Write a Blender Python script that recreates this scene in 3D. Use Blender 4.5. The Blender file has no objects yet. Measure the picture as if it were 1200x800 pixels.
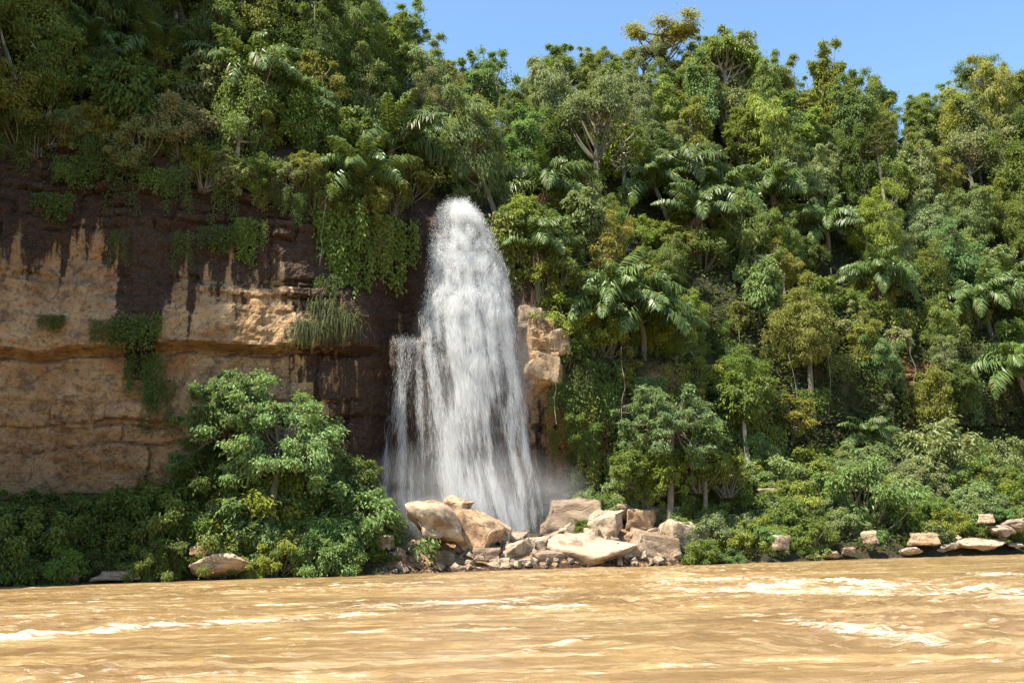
import bpy, bmesh, math, random
import numpy as np
from mathutils import Vector, Matrix
from mathutils.bvhtree import BVHTree

# ------------------------------------------------------------------ camera, sky, sun, exposure
sc = bpy.context.scene
CAM = np.array([0.0, 0.0, 2.2]); FPX = 1152.0
PITCH, ROLL = math.radians(11.3), math.radians(1.4)
fw = np.array([0, math.cos(PITCH), math.sin(PITCH)])
r0 = np.array([1.0, 0, 0]); u0 = np.cross(r0, fw)
rt = r0 * math.cos(ROLL) - u0 * math.sin(ROLL)
up = u0 * math.cos(ROLL) + r0 * math.sin(ROLL)
cd = bpy.data.cameras.new('camera'); cam = bpy.data.objects.new('camera', cd)
sc.collection.objects.link(cam); sc.camera = cam
cd.sensor_width = 36; cd.lens = 36 * FPX / 1200; cd.clip_start = 0.1; cd.clip_end = 3000
M = Matrix.Identity(4)
for i in range(3):
    M[i][0], M[i][1], M[i][2], M[i][3] = rt[i], up[i], -fw[i], CAM[i]
cam.matrix_world = M

SUN_EL, SUN_H = math.radians(60), np.array([-0.84, -0.543])      # direction towards the sun
SUNV = Vector((SUN_H[0] * math.cos(SUN_EL), SUN_H[1] * math.cos(SUN_EL), math.sin(SUN_EL)))
w = bpy.data.worlds.new('World'); sc.world = w; w.use_nodes = True
nt = w.node_tree; bg = nt.nodes['Background']
sk = nt.nodes.new('ShaderNodeTexSky'); sk.sky_type = 'NISHITA'; sk.sun_disc = False
sk.sun_elevation = SUN_EL; sk.sun_rotation = math.atan2(SUNV.x, SUNV.y)
sk.altitude = 600; sk.air_density = 1.0; sk.dust_density = 1.4; sk.ozone_density = 1.3
tn = nt.nodes.new('ShaderNodeMix'); tn.data_type = 'RGBA'; tn.blend_type = 'MULTIPLY'; tn.inputs[0].default_value = 1; tn.inputs[7].default_value = (.94, 1.08, 1.10, 1)
nt.links.new(sk.outputs[0], tn.inputs[6]); nt.links.new(tn.outputs[2], bg.inputs[0]); bg.inputs[1].default_value = 0.11
sd = bpy.data.lights.new('sun', 'SUN'); sd.energy = 5.0; sd.angle = math.radians(0.53); sd.color = (1.0, 0.93, 0.80)
so = bpy.data.objects.new('sun', sd); sc.collection.objects.link(so)
so.rotation_euler = SUNV.to_track_quat('Z', 'Y').to_euler()
sc.view_settings.view_transform = 'Standard'; sc.view_settings.look = 'None'
sc.view_settings.gamma = 1.0; sc.view_settings.use_curve_mapping = False
sc.view_settings.exposure = 1.4
sc.cycles.max_bounces = 6; sc.cycles.diffuse_bounces = 4; sc.cycles.glossy_bounces = 2
sc.cycles.transmission_bounces = 4; sc.cycles.transparent_max_bounces = 8; sc.cycles.volume_bounces = 2
sc.cycles.use_denoising = True
sc.cycles.caustics_reflective = False; sc.cycles.caustics_refractive = False

# ------------------------------------------------------------------ helpers
rng = np.random.default_rng(7)
def col_link(o): sc.collection.objects.link(o)
def ray(px, py):
    d = fw + rt * ((px - 600) / FPX) + up * ((400 - py) / FPX)
    return d / np.linalg.norm(d)
def at_z(px, py, z=0.0):
    d = ray(px, py); k = (z - CAM[2]) / d[2]; return CAM + d * k
def at_y(px, py, Y):
    d = ray(px, py); return CAM + d * (Y / d[1])
def project(p):
    v = np.asarray(p) - CAM; z = v @ fw
    if z < 0.1: return (-9999, -9999)
    return (600 + FPX * (v @ rt) / z, 400 - FPX * (v @ up) / z)

_perm = np.random.default_rng(3).permutation(256); _perm = np.concatenate([_perm, _perm, _perm])
_grad = np.random.default_rng(4).normal(size=(256, 3)); _grad /= np.linalg.norm(_grad, axis=1)[:, None]
def pn(x, y, z=0.0):
    """numpy gradient noise, about -0.7..0.7"""
    x, y, z = np.broadcast_arrays(np.asarray(x, float), np.asarray(y, float), np.asarray(z, float))
    xi, yi, zi = np.floor(x).astype(int), np.floor(y).astype(int), np.floor(z).astype(int)
    xf, yf, zf = x - xi, y - yi, z - zi
    f = lambda t: t * t * t * (t * (t * 6 - 15) + 10)
    u, v, ww = f(xf), f(yf), f(zf)
    out = 0
    for dx in (0, 1):
        for dy in (0, 1):
            for dz in (0, 1):
                h = _perm[_perm[_perm[(xi + dx) & 255] + ((yi + dy) & 255)] + ((zi + dz) & 255)]
                g = _grad[h]
                d = g[..., 0] * (xf - dx) + g[..., 1] * (yf - dy) + g[..., 2] * (zf - dz)
                out = out + d * (u if dx else 1 - u) * (v if dy else 1 - v) * (ww if dz else 1 - ww)
    return out * 1.5
def fbm(x, y, z=0.0, o=4):
    s, a = 0, 1.0
    for i in range(o):
        s = s + a * pn(x, y, z); a *= .5; x = x * 2.03 + 11; y = y * 2.03 + 7; z = z * 2.03 + 3
    return s
def h01(a, b=0, c=0):
    v = np.sin(np.asarray(a) * 127.1 + np.asarray(b) * 311.7 + c * 74.7) * 43758.5453
    return v - np.floor(v)
def sstep(a, b, x):
    t = np.clip((x - a) / (b - a), 0, 1); return t * t * (3 - 2 * t)

def mesh_np(name, V, F, mats=(), smooth=False, mat_idx=None):
    """V (n,3), F (m,k): one mesh from arrays"""
    me = bpy.data.meshes.new(name); V = np.asarray(V, np.float32); F = np.asarray(F, np.int32)
    me.vertices.add(len(V)); me.vertices.foreach_set('co', V.ravel())
    k = F.shape[1]; me.loops.add(F.size); me.loops.foreach_set('vertex_index', F.ravel())
    me.polygons.add(len(F)); me.polygons.foreach_set('loop_start', np.arange(0, F.size, k, dtype=np.int32))
    me.polygons.foreach_set('loop_total', np.full(len(F), k, np.int32))
    me.polygons.foreach_set('use_smooth', np.full(len(F), smooth))
    for m in mats: me.materials.append(m)
    if mat_idx is not None: me.polygons.foreach_set('material_index', np.asarray(mat_idx, np.int32))
    me.update(calc_edges=True); me.validate(); return me
def attr(me, name, vals):
    a = me.attributes.new(name, 'FLOAT', 'POINT'); a.data.foreach_set('value', np.asarray(vals, np.float32))
def norm(v): return v / (np.linalg.norm(v, axis=-1, keepdims=True) + 1e-9)

class Acc:
    def __init__(s): s.V, s.F, s.n = [], [], 0
    def add(s, V, F): s.V.append(V); s.F.append(F + s.n); s.n += len(V)
    def mesh(s, name, mats, smooth=False): return mesh_np(name, np.concatenate(s.V), np.concatenate(s.F), mats, smooth)

def leaf_quads(P, N, L, W, R, fold=.18, droop=.25, along=None):
    """rhombic folded leaves at P with normals N"""
    n = len(P); N = norm(N)
    a = R.normal(size=(n, 3)) if along is None else along + R.normal(size=(n, 3)) * .35
    a = norm(a - N * (a * N).sum(1)[:, None]); b = np.cross(N, a)
    L = np.broadcast_to(L, n)[:, None]; W = np.broadcast_to(W, n)[:, None]
    V = np.stack([P, P + a * L * .45 + b * W * .5 + N * W * fold, P + a * L - N * L * droop,
                  P + a * L * .45 - b * W * .5 + N * W * fold], 1).reshape(-1, 3)
    return V, np.arange(4 * n).reshape(n, 4)

def tube(acc, pts, rad, seg=6):
    pts = np.asarray(pts, float); rad = np.broadcast_to(rad, len(pts)); n = len(pts)
    T = norm(np.gradient(pts, axis=0)); ref = np.array([.31, .17, .93]); ref2 = np.array([.9, .3, .1])
    A = np.cross(T, ref); A[np.linalg.norm(A, axis=1) < .2] = np.cross(T, ref2)[np.linalg.norm(A, axis=1) < .2]
    A = norm(A); B = np.cross(T, A)
    th = np.linspace(0, 2 * np.pi, seg, endpoint=False)
    V = (pts[:, None] + rad[:, None, None] * (np.cos(th)[None, :, None] * A[:, None] + np.sin(th)[None, :, None] * B[:, None])).reshape(-1, 3)
    i = np.arange(n - 1)[:, None] * seg; j = np.arange(seg)[None]; k = (j + 1) % seg
    acc.add(V, np.stack([i + j, i + k, i + seg + k, i + seg + j], -1).reshape(-1, 4))
def bez(a, b, c, n=7):
    t = np.linspace(0, 1, n)[:, None]; return (1 - t) ** 2 * a + 2 * t * (1 - t) * b + t * t * c

# ------------------------------------------------------------------ materials
class NT:
    def __init__(s, name):
        s.m = bpy.data.materials.new(name); s.m.use_nodes = True; s.t = s.m.node_tree; s.t.nodes.clear()
        s.out = s.n('ShaderNodeOutputMaterial')
    def n(s, typ, **k):
        x = s.t.nodes.new(typ)
        for a, b in k.items(): setattr(x, a, b)
        return x
    def l(s, a, b): s.t.links.new(a, b)
    def put(s, sock, v):
        if hasattr(v, 'links'): s.l(v, sock)
        else: sock.default_value = v
    def math(s, op, a, b=0.0, clamp=False):
        x = s.n('ShaderNodeMath', operation=op, use_clamp=clamp); s.put(x.inputs[0], a); s.put(x.inputs[1], b); return x.outputs[0]
    def mix(s, f, a, b, mode='MIX'):
        x = s.n('ShaderNodeMix', data_type='RGBA', blend_type=mode); s.put(x.inputs[0], f)
        s.put(x.inputs[6], a if hasattr(a, 'links') else (*a, 1)); s.put(x.inputs[7], b if hasattr(b, 'links') else (*b, 1)); return x.outputs[2]
    def noise(s, vec, scale, detail=4, rough=.55, dist=0):
        x = s.n('ShaderNodeTexNoise'); s.l(vec, x.inputs['Vector']); x.inputs['Scale'].default_value = scale
        x.inputs['Detail'].default_value = detail; x.inputs['Roughness'].default_value = rough; x.inputs['Distortion'].default_value = dist
        return x.outputs[0]
    def ramp(s, f, *stops):
        x = s.n('ShaderNodeValToRGB'); e = x.color_ramp.elements
        while len(e) < len(stops): e.new(.5)
        for i, (p, c) in enumerate(stops): e[i].position = p; e[i].color = (*c, 1) if isinstance(c, tuple) else (c, c, c, 1)
        s.l(f, x.inputs[0]); return x.outputs[0]
    def mapping(s, vec, scale):
        x = s.n('ShaderNodeMapping'); s.l(vec, x.inputs[0]); x.inputs['Scale'].default_value = scale; return x.outputs[0]
    def attr(s, name): return s.n('ShaderNodeAttribute', attribute_name=name).outputs['Fac']
    def bump(s, h, strength, dist):
        x = s.n('ShaderNodeBump'); s.l(h, x.inputs['Height']); x.inputs['Strength'].default_value = strength; x.inputs['Distance'].default_value = dist; return x.outputs[0]
    def bsdf(s, col, rough, normal=None, spec=.5):
        x = s.n('ShaderNodeBsdfPrincipled'); s.put(x.inputs['Base Color'], col if hasattr(col, 'links') else (*col, 1)); s.put(x.inputs['Roughness'], rough)
        s.put(x.inputs['Specular IOR Level'], spec)
        if normal is not None: s.l(normal, x.inputs['Normal'])
        return x.outputs[0]
    def done(s, sh): s.l(sh, s.out.inputs[0]); return s.m

def mat_leaf(name, trans=.46, rough=.55, spec=.25, vary=.8):
    q = NT(name); oi = q.n('ShaderNodeObjectInfo'); ge = q.n('ShaderNodeNewGeometry')
    isl = ge.outputs['Random Per Island']
    v = q.math('MULTIPLY_ADD', isl, vary); q.t.nodes[-1].inputs[2].default_value = 1 - vary * .5
    c = q.mix(1.0, oi.outputs['Color'], v, 'MULTIPLY')
    r2 = q.math('FRACT', q.math('MULTIPLY', isl, 17.31))
    c = q.mix(q.math('MULTIPLY', q.math('GREATER_THAN', r2, .8), .4), c, (.20, .21, .05))
    c = q.mix(q.math('GREATER_THAN', r2, .985), c, (.16, .085, .03))
    b = q.bsdf(c, rough, spec=spec)
    tr = q.n('ShaderNodeBsdfTranslucent'); q.l(q.mix(.5, c, (.24, .30, .04)), tr.inputs[0])
    mx = q.n('ShaderNodeMixShader'); mx.inputs[0].default_value = trans; q.l(b, mx.inputs[1]); q.l(tr.outputs[0], mx.inputs[2])
    return q.done(mx.outputs[0])
LEAF = mat_leaf('leaf'); PALM = mat_leaf('palm_leaf', .25, .42, .3, .5); SHINY = mat_leaf('glossy_leaf', .25, .3, .7, .5)

def mat_bark(name, c1, c2):
    q = NT(name); tc = q.n('ShaderNodeTexCoord').outputs['Object']
    n1 = q.noise(q.mapping(tc, (3, 3, .7)), 2.2, 5, .65); n2 = q.noise(tc, 1.1, 3)
    c = q.mix(q.ramp(n2, (.42, 0.0), (.62, 1.0)), q.mix(n1, c1, c2), (.10, .11, .07))
    return q.done(q.bsdf(c, .85, q.bump(n1, .6, .05), .2))
BARK = mat_bark('bark', (.07, .05, .035), (.24, .19, .14)); PALE = mat_bark('pale_bark', (.30, .25, .19), (.5, .44, .36))
def mat_dead():
    q = NT('dead_frond'); isl = q.n('ShaderNodeNewGeometry').outputs['Random Per Island']
    c = q.ramp(isl, (0, (.05, .03, .016)), (.6, (.15, .095, .05)), (1, (.3, .22, .13)))
    return q.done(q.bsdf(c, .8, spec=.2))
DEAD = mat_dead()

def mat_rock(name, cliff):
    q = NT(name); tc = q.n('ShaderNodeTexCoord').outputs['Object']; oi = q.n('ShaderNodeObjectInfo')
    if not cliff:
        va = q.n('ShaderNodeVectorMath', operation='ADD'); q.l(tc, va.inputs[0])
        vs = q.n('ShaderNodeVectorMath', operation='SCALE'); q.l(oi.outputs['Location'], vs.inputs[0]); vs.inputs['Scale'].default_value = 1.7
        q.l(vs.outputs[0], va.inputs[1]); tc = va.outputs[0]
    big = q.noise(tc, .28 if cliff else .5, 5, .6, .6); mid = q.noise(tc, 1.3 if cliff else 1.8, 6, .65); fine = q.noise(tc, 7, 6, .7)
    band = q.noise(q.mapping(tc, (.12, .12, 1.4)), 1.0, 5, .6)
    if cliff:
        c = q.ramp(big, (.30, (.20, .115, .05)), (.43, (.32, .195, .088)), (.54, (.42, .30, .165)), (.62, (.27, .15, .08)), (.72, (.33, .165, .08)))
    else:
        c = q.mix(.55, q.ramp(big, (.32, (.26, .185, .115)), (.5, (.38, .295, .20)), (.66, (.43, .345, .245))), oi.outputs['Color'])
    if cliff: c = q.mix(.42, c, q.ramp(q.attr('tone'), (.1, (.27, .15, .06)), (.4, (.44, .27, .115)), (.65, (.55, .41, .23)), (.95, (.40, .21, .08))))
    c = q.mix(q.ramp(band, (.38, .55), (.5, 0.0)), c, (.30, .17, .09) if cliff else (.30, .21, .13))
    c = q.mix(q.ramp(mid, (.38, .75), (.5, 0.0)), c, (.12, .075, .045))
    c = q.mix(q.ramp(q.noise(tc, 3.1, 5, .7), (.36, .7), (.46, 0.0)), c, (.10, .06, .04))
    c = q.mix(q.ramp(fine, (.55, 0.0), (.75, .55)), c, (.52, .43, .32))
    vo = q.n('ShaderNodeTexVoronoi', feature='DISTANCE_TO_EDGE'); wv = q.n('ShaderNodeVectorMath', operation='ADD')
    no = q.n('ShaderNodeTexNoise'); q.l(tc, no.inputs['Vector']); no.inputs['Scale'].default_value = .9
    q.l(q.mapping(tc, (.35, .35, .55) if cliff else (.6, .6, .9)), wv.inputs[0]); q.l(no.outputs['Color'], wv.inputs[1])
    q.l(wv.outputs[0], vo.inputs['Vector']); vo.inputs['Scale'].default_value = 1.0
    crack = q.ramp(vo.outputs['Distance'], (0, 0.0), (.018, 1.0))
    c = q.mix(q.math('MULTIPLY', q.math('SUBTRACT', 1.0, crack), q.ramp(big, (.45, .0), (.6, .5))), c, (.06, .04, .028))
    rough = .82
    if cliff:
        rd = q.attr('red'); c = q.mix(q.math('MULTIPLY', rd, q.ramp(mid, (.35, .4), (.6, .95))), c, (.13, .055, .024))
        st = q.noise(q.mapping(tc, (2.1, 2.1, .07)), 1.0, 7, .68, .3); st2 = q.noise(q.mapping(tc, (.3, .3, .12)), 1.0, 3, .6)
        a = q.attr('stain_shade'); f = q.math('ADD', q.math('MULTIPLY', q.math('SUBTRACT', st, .5), 2.6), q.math('ADD', q.math('MULTIPLY', q.math('SUBTRACT', st2, .5), 1.0), q.math('SUBTRACT', a, .25)))
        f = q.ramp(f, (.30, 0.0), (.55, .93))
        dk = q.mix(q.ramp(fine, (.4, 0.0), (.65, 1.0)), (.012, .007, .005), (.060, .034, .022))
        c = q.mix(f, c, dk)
        ve = q.attr('veg'); vf = q.math('MULTIPLY', ve, q.ramp(mid, (.3, .55), (.5, 1.0)))
        c = q.mix(vf, c, q.mix(fine, (.018, .022, .008), (.05, .045, .022)))
        rough = q.math('MULTIPLY_ADD', f, -.3); q.t.nodes[-1].inputs[2].default_value = .85
    hgt = q.math('ADD', q.math('MULTIPLY', mid, .6), q.math('ADD', q.math('MULTIPLY', fine, .25), q.math('MULTIPLY', crack, .12)))
    return q.done(q.bsdf(c, rough, q.bump(hgt, 1.0, .45 if cliff else .3), .15 if cliff else .3))
CLIFF = mat_rock('cliff_rock', True); ROCK = mat_rock('boulder_rock', False)

def mat_river():
    q = NT('muddy_water'); tc = q.n('ShaderNodeTexCoord').outputs['Object']
    flow = q.mapping(tc, (.35, 1.0, 1.0)); st = q.noise(flow, .8, 6, .62, 1.2); fi = q.noise(flow, 3.4, 6, .7, .8); big = q.noise(flow, .16, 3, .5, .5)
    c = q.ramp(big, (.38, (.160, .093, .036)), (.62, (.240, .146, .058)))
    c = q.mix(q.ramp(st, (.46, 0.0), (.70, .75)), c, (.41, .285, .125))
    fo = q.attr('foam')
    f = q.math('ADD', q.math('MULTIPLY', fo, 1.0), q.math('MULTIPLY', q.math('SUBTRACT', fi, .5), 3.6))
    f = q.math('ADD', f, q.math('MULTIPLY', q.math('SUBTRACT', st, .5), 1.3))
    f = q.ramp(f, (.40, 0.0), (1.5, .95))
    ls = q.ramp(q.noise(q.mapping(tc, (.10, 1.0, 1.0)), 1.7, 7, .72, .6), (.50, 0.0), (.70, .7))
    c = q.mix(q.math('MULTIPLY', ls, q.ramp(big, (.4, .35), (.6, 1.0))), c, (.55, .43, .26))
    c = q.mix(q.math('MULTIPLY', f, q.ramp(q.noise(flow, 9.0, 3, .7), (.36, .1), (.62, 1.0))), c, (.66, .575, .45))
    hh = q.math('ADD', q.math('MULTIPLY', st, .8), q.math('MULTIPLY', fi, .35))
    rg = q.math('MULTIPLY_ADD', f, .6); q.t.nodes[-1].inputs[2].default_value = .2
    return q.done(q.bsdf(c, rg, q.bump(q.math('ADD', hh, q.math('MULTIPLY', q.noise(flow, 11.0, 4, .7), .08)), .6, .28), .5))
RIVER = mat_river()
def mat_fall():
    q = NT('falling_water'); b = q.bsdf((.76, .77, .77), .6, spec=.3)
    tr = q.n('ShaderNodeBsdfTranslucent'); tr.inputs[0].default_value = (.76, .77, .77, 1)
    mx = q.n('ShaderNodeMixShader'); mx.inputs[0].default_value = .45; q.l(b, mx.inputs[1]); q.l(tr.outputs[0], mx.inputs[2])
    return q.done(mx.outputs[0])
FALL = mat_fall()

# ------------------------------------------------------------------ terrain: one sheet, river bed to beyond the crest
D2 = np.array([.9746, .2242]); N2 = np.array([-.2242, .9746]); O2 = np.array([0.0, 70.0])
def world(s, t): return O2[0] + s * D2[0] + t * N2[0], O2[1] + s * D2[1] + t * N2[1]
KEYS = [  # s, then (t,z): waterline, bank top, cliff base, ledge, cliff top, crest
 (-95, (-11, 0), (-10.2, .7), (-8.5, 3.0), (-9.0, 17), (-6, 48), (4, 84)),
 (-41, (-10, 0), (-9.2, .7), (-7.5, 3.0), (-8.0, 17), (-5, 48), (5, 82)),  # unseen buttress left of view, raised and pushed out to shade the left cliff
 (-36.5, (-.5, 0), (.4, .7), (5.0, 3.8), (4.5, 16.8), (6.5, 32), (22, 58)),
 (-33, (0, 0), (.9, .8), (7.0, 4.0), (6.2, 16.6), (7.6, 33), (22, 58)),
 (-15, (0, 0), (.9, .8), (6.5, 3.5), (6.0, 16.6), (7.8, 30), (24, 58)),
 (-9.5, (0, 0), (.9, .8), (8.5, 2.2), (8.6, 17.4), (9.6, 30), (31, 55)),
 (-6.5, (0, 0), (2.2, 1.3), (10.5, 3.0), (10.3, 17.8), (11.6, 29.4), (33, 54)),
 (-1.5, (0, 0), (2.4, 1.4), (11.0, 2.8), (10.6, 17.8), (11.4, 29.2), (36, 51)),
 (3.4, (0, 0), (2.2, 1.3), (10.0, 3.2), (9.0, 18), (11.6, 28.5), (38, 49.5)),
 (8, (0, 0), (.9, .8), (8.5, 4.5), (9.6, 17), (13.5, 27), (39, 50.5)),
 (18, (0, 0), (.9, .8), (10, 6), (12, 16), (16.5, 25), (40, 56)),
 (36, (0, 0), (.9, .8), (12.5, 8), (14, 17), (18.5, 25), (41, 57.5)),
 (62, (0, 0), (.9, .8), (13, 8.5), (14.5, 17), (19, 25), (41, 53)),
 (78, (0, 0), (.9, .8), (13, 8.5), (14.5, 17), (19, 25), (41, 57.5)),
 (135, (0, 0), (.9, .8), (13, 8.5), (14.5, 17), (19, 25), (42, 60))]
S = np.unique(np.concatenate([np.arange(-95, -42, 1.0), np.arange(-42, 8, .135), np.arange(8, 60, .3), np.arange(60, 136, 1.0)]).round(3))
ks = np.array([k[0] for k in KEYS])
C = np.array([[np.interp(S, ks, [k[i][j] for k in KEYS]) for j in (0, 1)] for i in range(1, 7)])     # (6,2,ns)
nS = len(S)
wob = .9 * pn(S * .13, 2.2, 6) + .4 * pn(S * .5, 1.2, 6); C[0, 0] += wob; C[1, 0] += wob
ext0 = np.array([[np.full(nS, -9.0), np.full(nS, -4.0)]])
back = np.array([[C[5, 0] + 25, C[5, 1] + 2], [C[5, 0] + 120, C[5, 1] - 10]])
C = np.concatenate([ext0, C, back])          # 9 control points
SEG = [4, 6, 22, 96, 84, 66, 8, 5]
rows = []; seg_id = []
for i, n in enumerate(SEG):
    for a in np.arange(n) / n: rows.append(C[i] * (1 - a) + C[i + 1] * a); seg_id.append(i + a)
rows.append(C[-1]); seg_id.append(8.0)
PT = np.array(rows)[:, 0]; PZ = np.array(rows)[:, 1]; G = np.array(seg_id)[:, None] * np.ones((1, nS)); SS = np.ones_like(PT) * S
cliffm = sstep(2.8, 3.1, G) * (1 - sstep(5.0, 5.35, G))
# bedded sandstone: uneven courses, upright joints, blocks standing proud
zz = PZ + .9 * pn(SS * .07, 3.1, 0) + .35 * pn(SS * .3, PZ * .2, 5) + .10 * pn(SS * 1.4, PZ * 1.4, 5) + .05 * SS * pn(.3, PZ * .05, 2)
bq = np.random.default_rng(21); bounds = np.cumsum(np.concatenate([[-6], bq.choice([.5, .8, 1.3, 2.2, 3.4], 60, p=[.2, .25, .25, .2, .1])])); bounds = bounds[bounds < 70]
li = np.searchsorted(bounds, zz) - 1; b0 = bounds[li.clip(0)]; b1 = bounds[(li + 1).clip(max=len(bounds) - 1)]; lf = ((zz - b0) / (b1 - b0)).clip(0, 1)
jw = (b1 - b0) * (.9 + 1.7 * h01(li, 5)) + .6
jo = (SS + .5 * pn(SS * .5, zz * .4, 4) + 1.6 * pn(SS * .21, li * 1.7, 9) + .22 * (zz - b0) * (h01(li, 8) - .5)) / jw + h01(li, 3) * 9; ji = np.floor(jo); jf = jo - ji
blk = (h01(li, ji, 1) - .5) * .65 + (h01(li, 0, 2) - .5) * .75
edge = lf * (b1 - b0); edge = np.minimum(edge, (1 - lf) * (b1 - b0)); jed = np.minimum(jf, 1 - jf) * jw
tone = h01(li, ji, 3) * .55 + h01(li, 0, 9) * .45 + .25 * pn(SS * .4, PZ * .4, 3)
cm = sstep(-.1, .3, pn(SS * .22, PZ * .22, 27)); blk = blk - (.12 + .3 * cm) * np.exp(-(edge / .13) ** 2) - .30 * sstep(0, .35, pn(SS * .3, PZ * .3, 33)) * np.exp(-(jed / .11) ** 2)
strength = .25 + .75 * sstep(-.2, .25, pn(SS * .09, PZ * .09, 20))
disp = blk * strength + .75 * fbm(SS * .16, PZ * .16, 8, 4) + .22 * fbm(SS * .8, PZ * 1.0, 2, 5) + .10 * np.abs(fbm(SS * 1.7, PZ * 2.2, 12, 3))
disp += 1.35 * sstep(16.3, 16.6, zz) * (1 - sstep(-11, -8, SS)) * (1 - sstep(18.5, 23, zz) * .8)       # the overhanging upper bed on the left
disp -= .5 * np.exp(-((zz - 16.2) / .22) ** 2) * (1 - sstep(-11, -8, SS))
disp += 1.7 * sstep(-8.6, -7.6, SS) * (1 - sstep(-3.4, -2.4, SS)) * (1 - sstep(17.5, 17.9, zz))        # ledge the side veil drops from
disp += .8 * sstep(-6, -5, SS) * (1 - sstep(-2.5, -1.5, SS)) * (1 - sstep(20.6, 20.9, zz))
disp += 1.5 * sstep(2.6, 3.4, SS) * (1 - sstep(5.6, 6.6, SS)) * sstep(13.6, 14.4, zz) * (1 - sstep(19.6, 20.6, zz))   # block right of the falls
disp -= 1.6 * sstep(1.5, 2.5, SS) * (1 - sstep(7.5, 9, SS)) * np.exp(-((zz - 5.2) / 1.0) ** 2)
disp -= 1.3 * np.exp(-((SS + 2.0) / 1.5) ** 2) * sstep(27.2, 28.6, zz)                                 # notch of the lip
slopem = sstep(1.2, 2.2, G) * (1 - sstep(2.8, 3.2, G)) + sstep(5.0, 5.6, G) * (1 - sstep(6.5, 7, G))
PT2 = PT - disp * cliffm
PZ2 = PZ + slopem * (.5 * fbm(SS * .25, PT * .25, 3, 4)) * np.where(G > 4, 2.2, .7)
PZ2 += sstep(5.7, 6.0, G) * (1 - sstep(6.0, 8, G)) * 2.2 * fbm(SS * .06, 1.0, 7, 3)
X3, Y3 = world(SS, PT2); V = np.stack([X3, Y3, PZ2], -1).reshape(-1, 3)
nr = len(G); i = np.arange(nr - 1)[:, None] * nS; j = np.arange(nS - 1)[None]
F = np.stack([i + j, i + j + 1, i + nS + j + 1, i + nS + j], -1).reshape(-1, 4)
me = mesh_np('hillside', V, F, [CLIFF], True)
me.polygons.foreach_set('use_smooth', ~((cliffm[:-1, :-1] > .5).ravel()))
# wet black run-off streaks with shade painted into the same mask, iron-red rock, soil under plants
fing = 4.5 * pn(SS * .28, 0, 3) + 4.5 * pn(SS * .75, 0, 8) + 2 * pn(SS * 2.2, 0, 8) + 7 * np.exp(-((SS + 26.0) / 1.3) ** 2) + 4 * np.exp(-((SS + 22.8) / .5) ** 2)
stain_shade = .18 + .95 * sstep(17.5, 26.0, PZ2 + fing) - .30 * (1 - sstep(-31, -27.5, SS)) * (1 - sstep(22, 26, PZ2)) + .3 * sstep(.1, .4, pn(SS * .17, 4, 4)) * (PZ2 > 16)  # run-off streaks; upper band also darkened to stand for overhang shade
stain_shade = stain_shade + .75 * sstep(-19, -11, SS) * (1 - sstep(1.5, 3, SS)) * (PZ2 > 3)  # falls recess: wet rock, with its shade painted in as well
stain_shade = stain_shade + .3 * sstep(2.2, 3.5, SS) * (1 - sstep(15, 30, SS)) - .45 * sstep(2.4, 3, SS) * (1 - sstep(6, 7, SS)) * sstep(12.5, 14, PZ2)
stain_shade = np.where((PZ2 < 14) & (SS < -14), -.12, stain_shade); stain_shade += .15 * sstep(2.4, 3.2, SS) * (1 - sstep(8, 10, SS)) * (1 - sstep(12, 14, PZ2))
red = .2 + .75 * sstep(8, 20, SS) + .45 * sstep(-11, -8, SS) * (1 - sstep(6, 8, SS))
red *= (1 - sstep(2.4, 3, SS) * (1 - sstep(6, 7, SS)) * sstep(12.5, 14, PZ2) * .8)
bare = cliffm * np.where(SS < 6.5, 1.0, sstep(.12, .3, pn(SS * .10, PZ * .13, 31)) * (1 - sstep(3.9, 4.3, G)))
veg = np.clip(1 - bare, 0, 1) * sstep(.85, 1.15, G) * (1 - sstep(-9.5, -8, SS) * (1 - sstep(11, 13.5, SS)) * (G < 2.6))
stain_shade = np.where(G < 1.6, .75 * (1 - sstep(.25, .8, PZ2)) + .12, stain_shade)
attr(me, 'tone', tone.ravel()); attr(me, 'stain_shade', stain_shade.ravel()); attr(me, 'red', np.clip(red, 0, 1).ravel()); attr(me, 'veg', veg.ravel())
hill = bpy.data.objects.new('hillside', me); col_link(hill); hill['kind'] = 'structure'
hill['label'] = 'steep sandstone cliff and hillside behind the river'
BVH = BVHTree.FromPolygons([tuple(v) for v in V], [tuple(f) for f in F])
def hit(px, py):
    h = BVH.ray_cast(Vector(CAM), Vector(ray(px, py)))
    return (np.array(h[0]), np.array(h[1])) if h[0] is not None else (None, None)
def ground(s, g):
    """point of the terrain at along-bank s and profile position g"""
    a = np.interp(s, S, np.arange(nS)); r = np.interp(g, G[:, 0], np.arange(nr)); a, r = int(round(a)), int(round(r))
    return np.array([X3[r, a], Y3[r, a], PZ2[r, a]])

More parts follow.
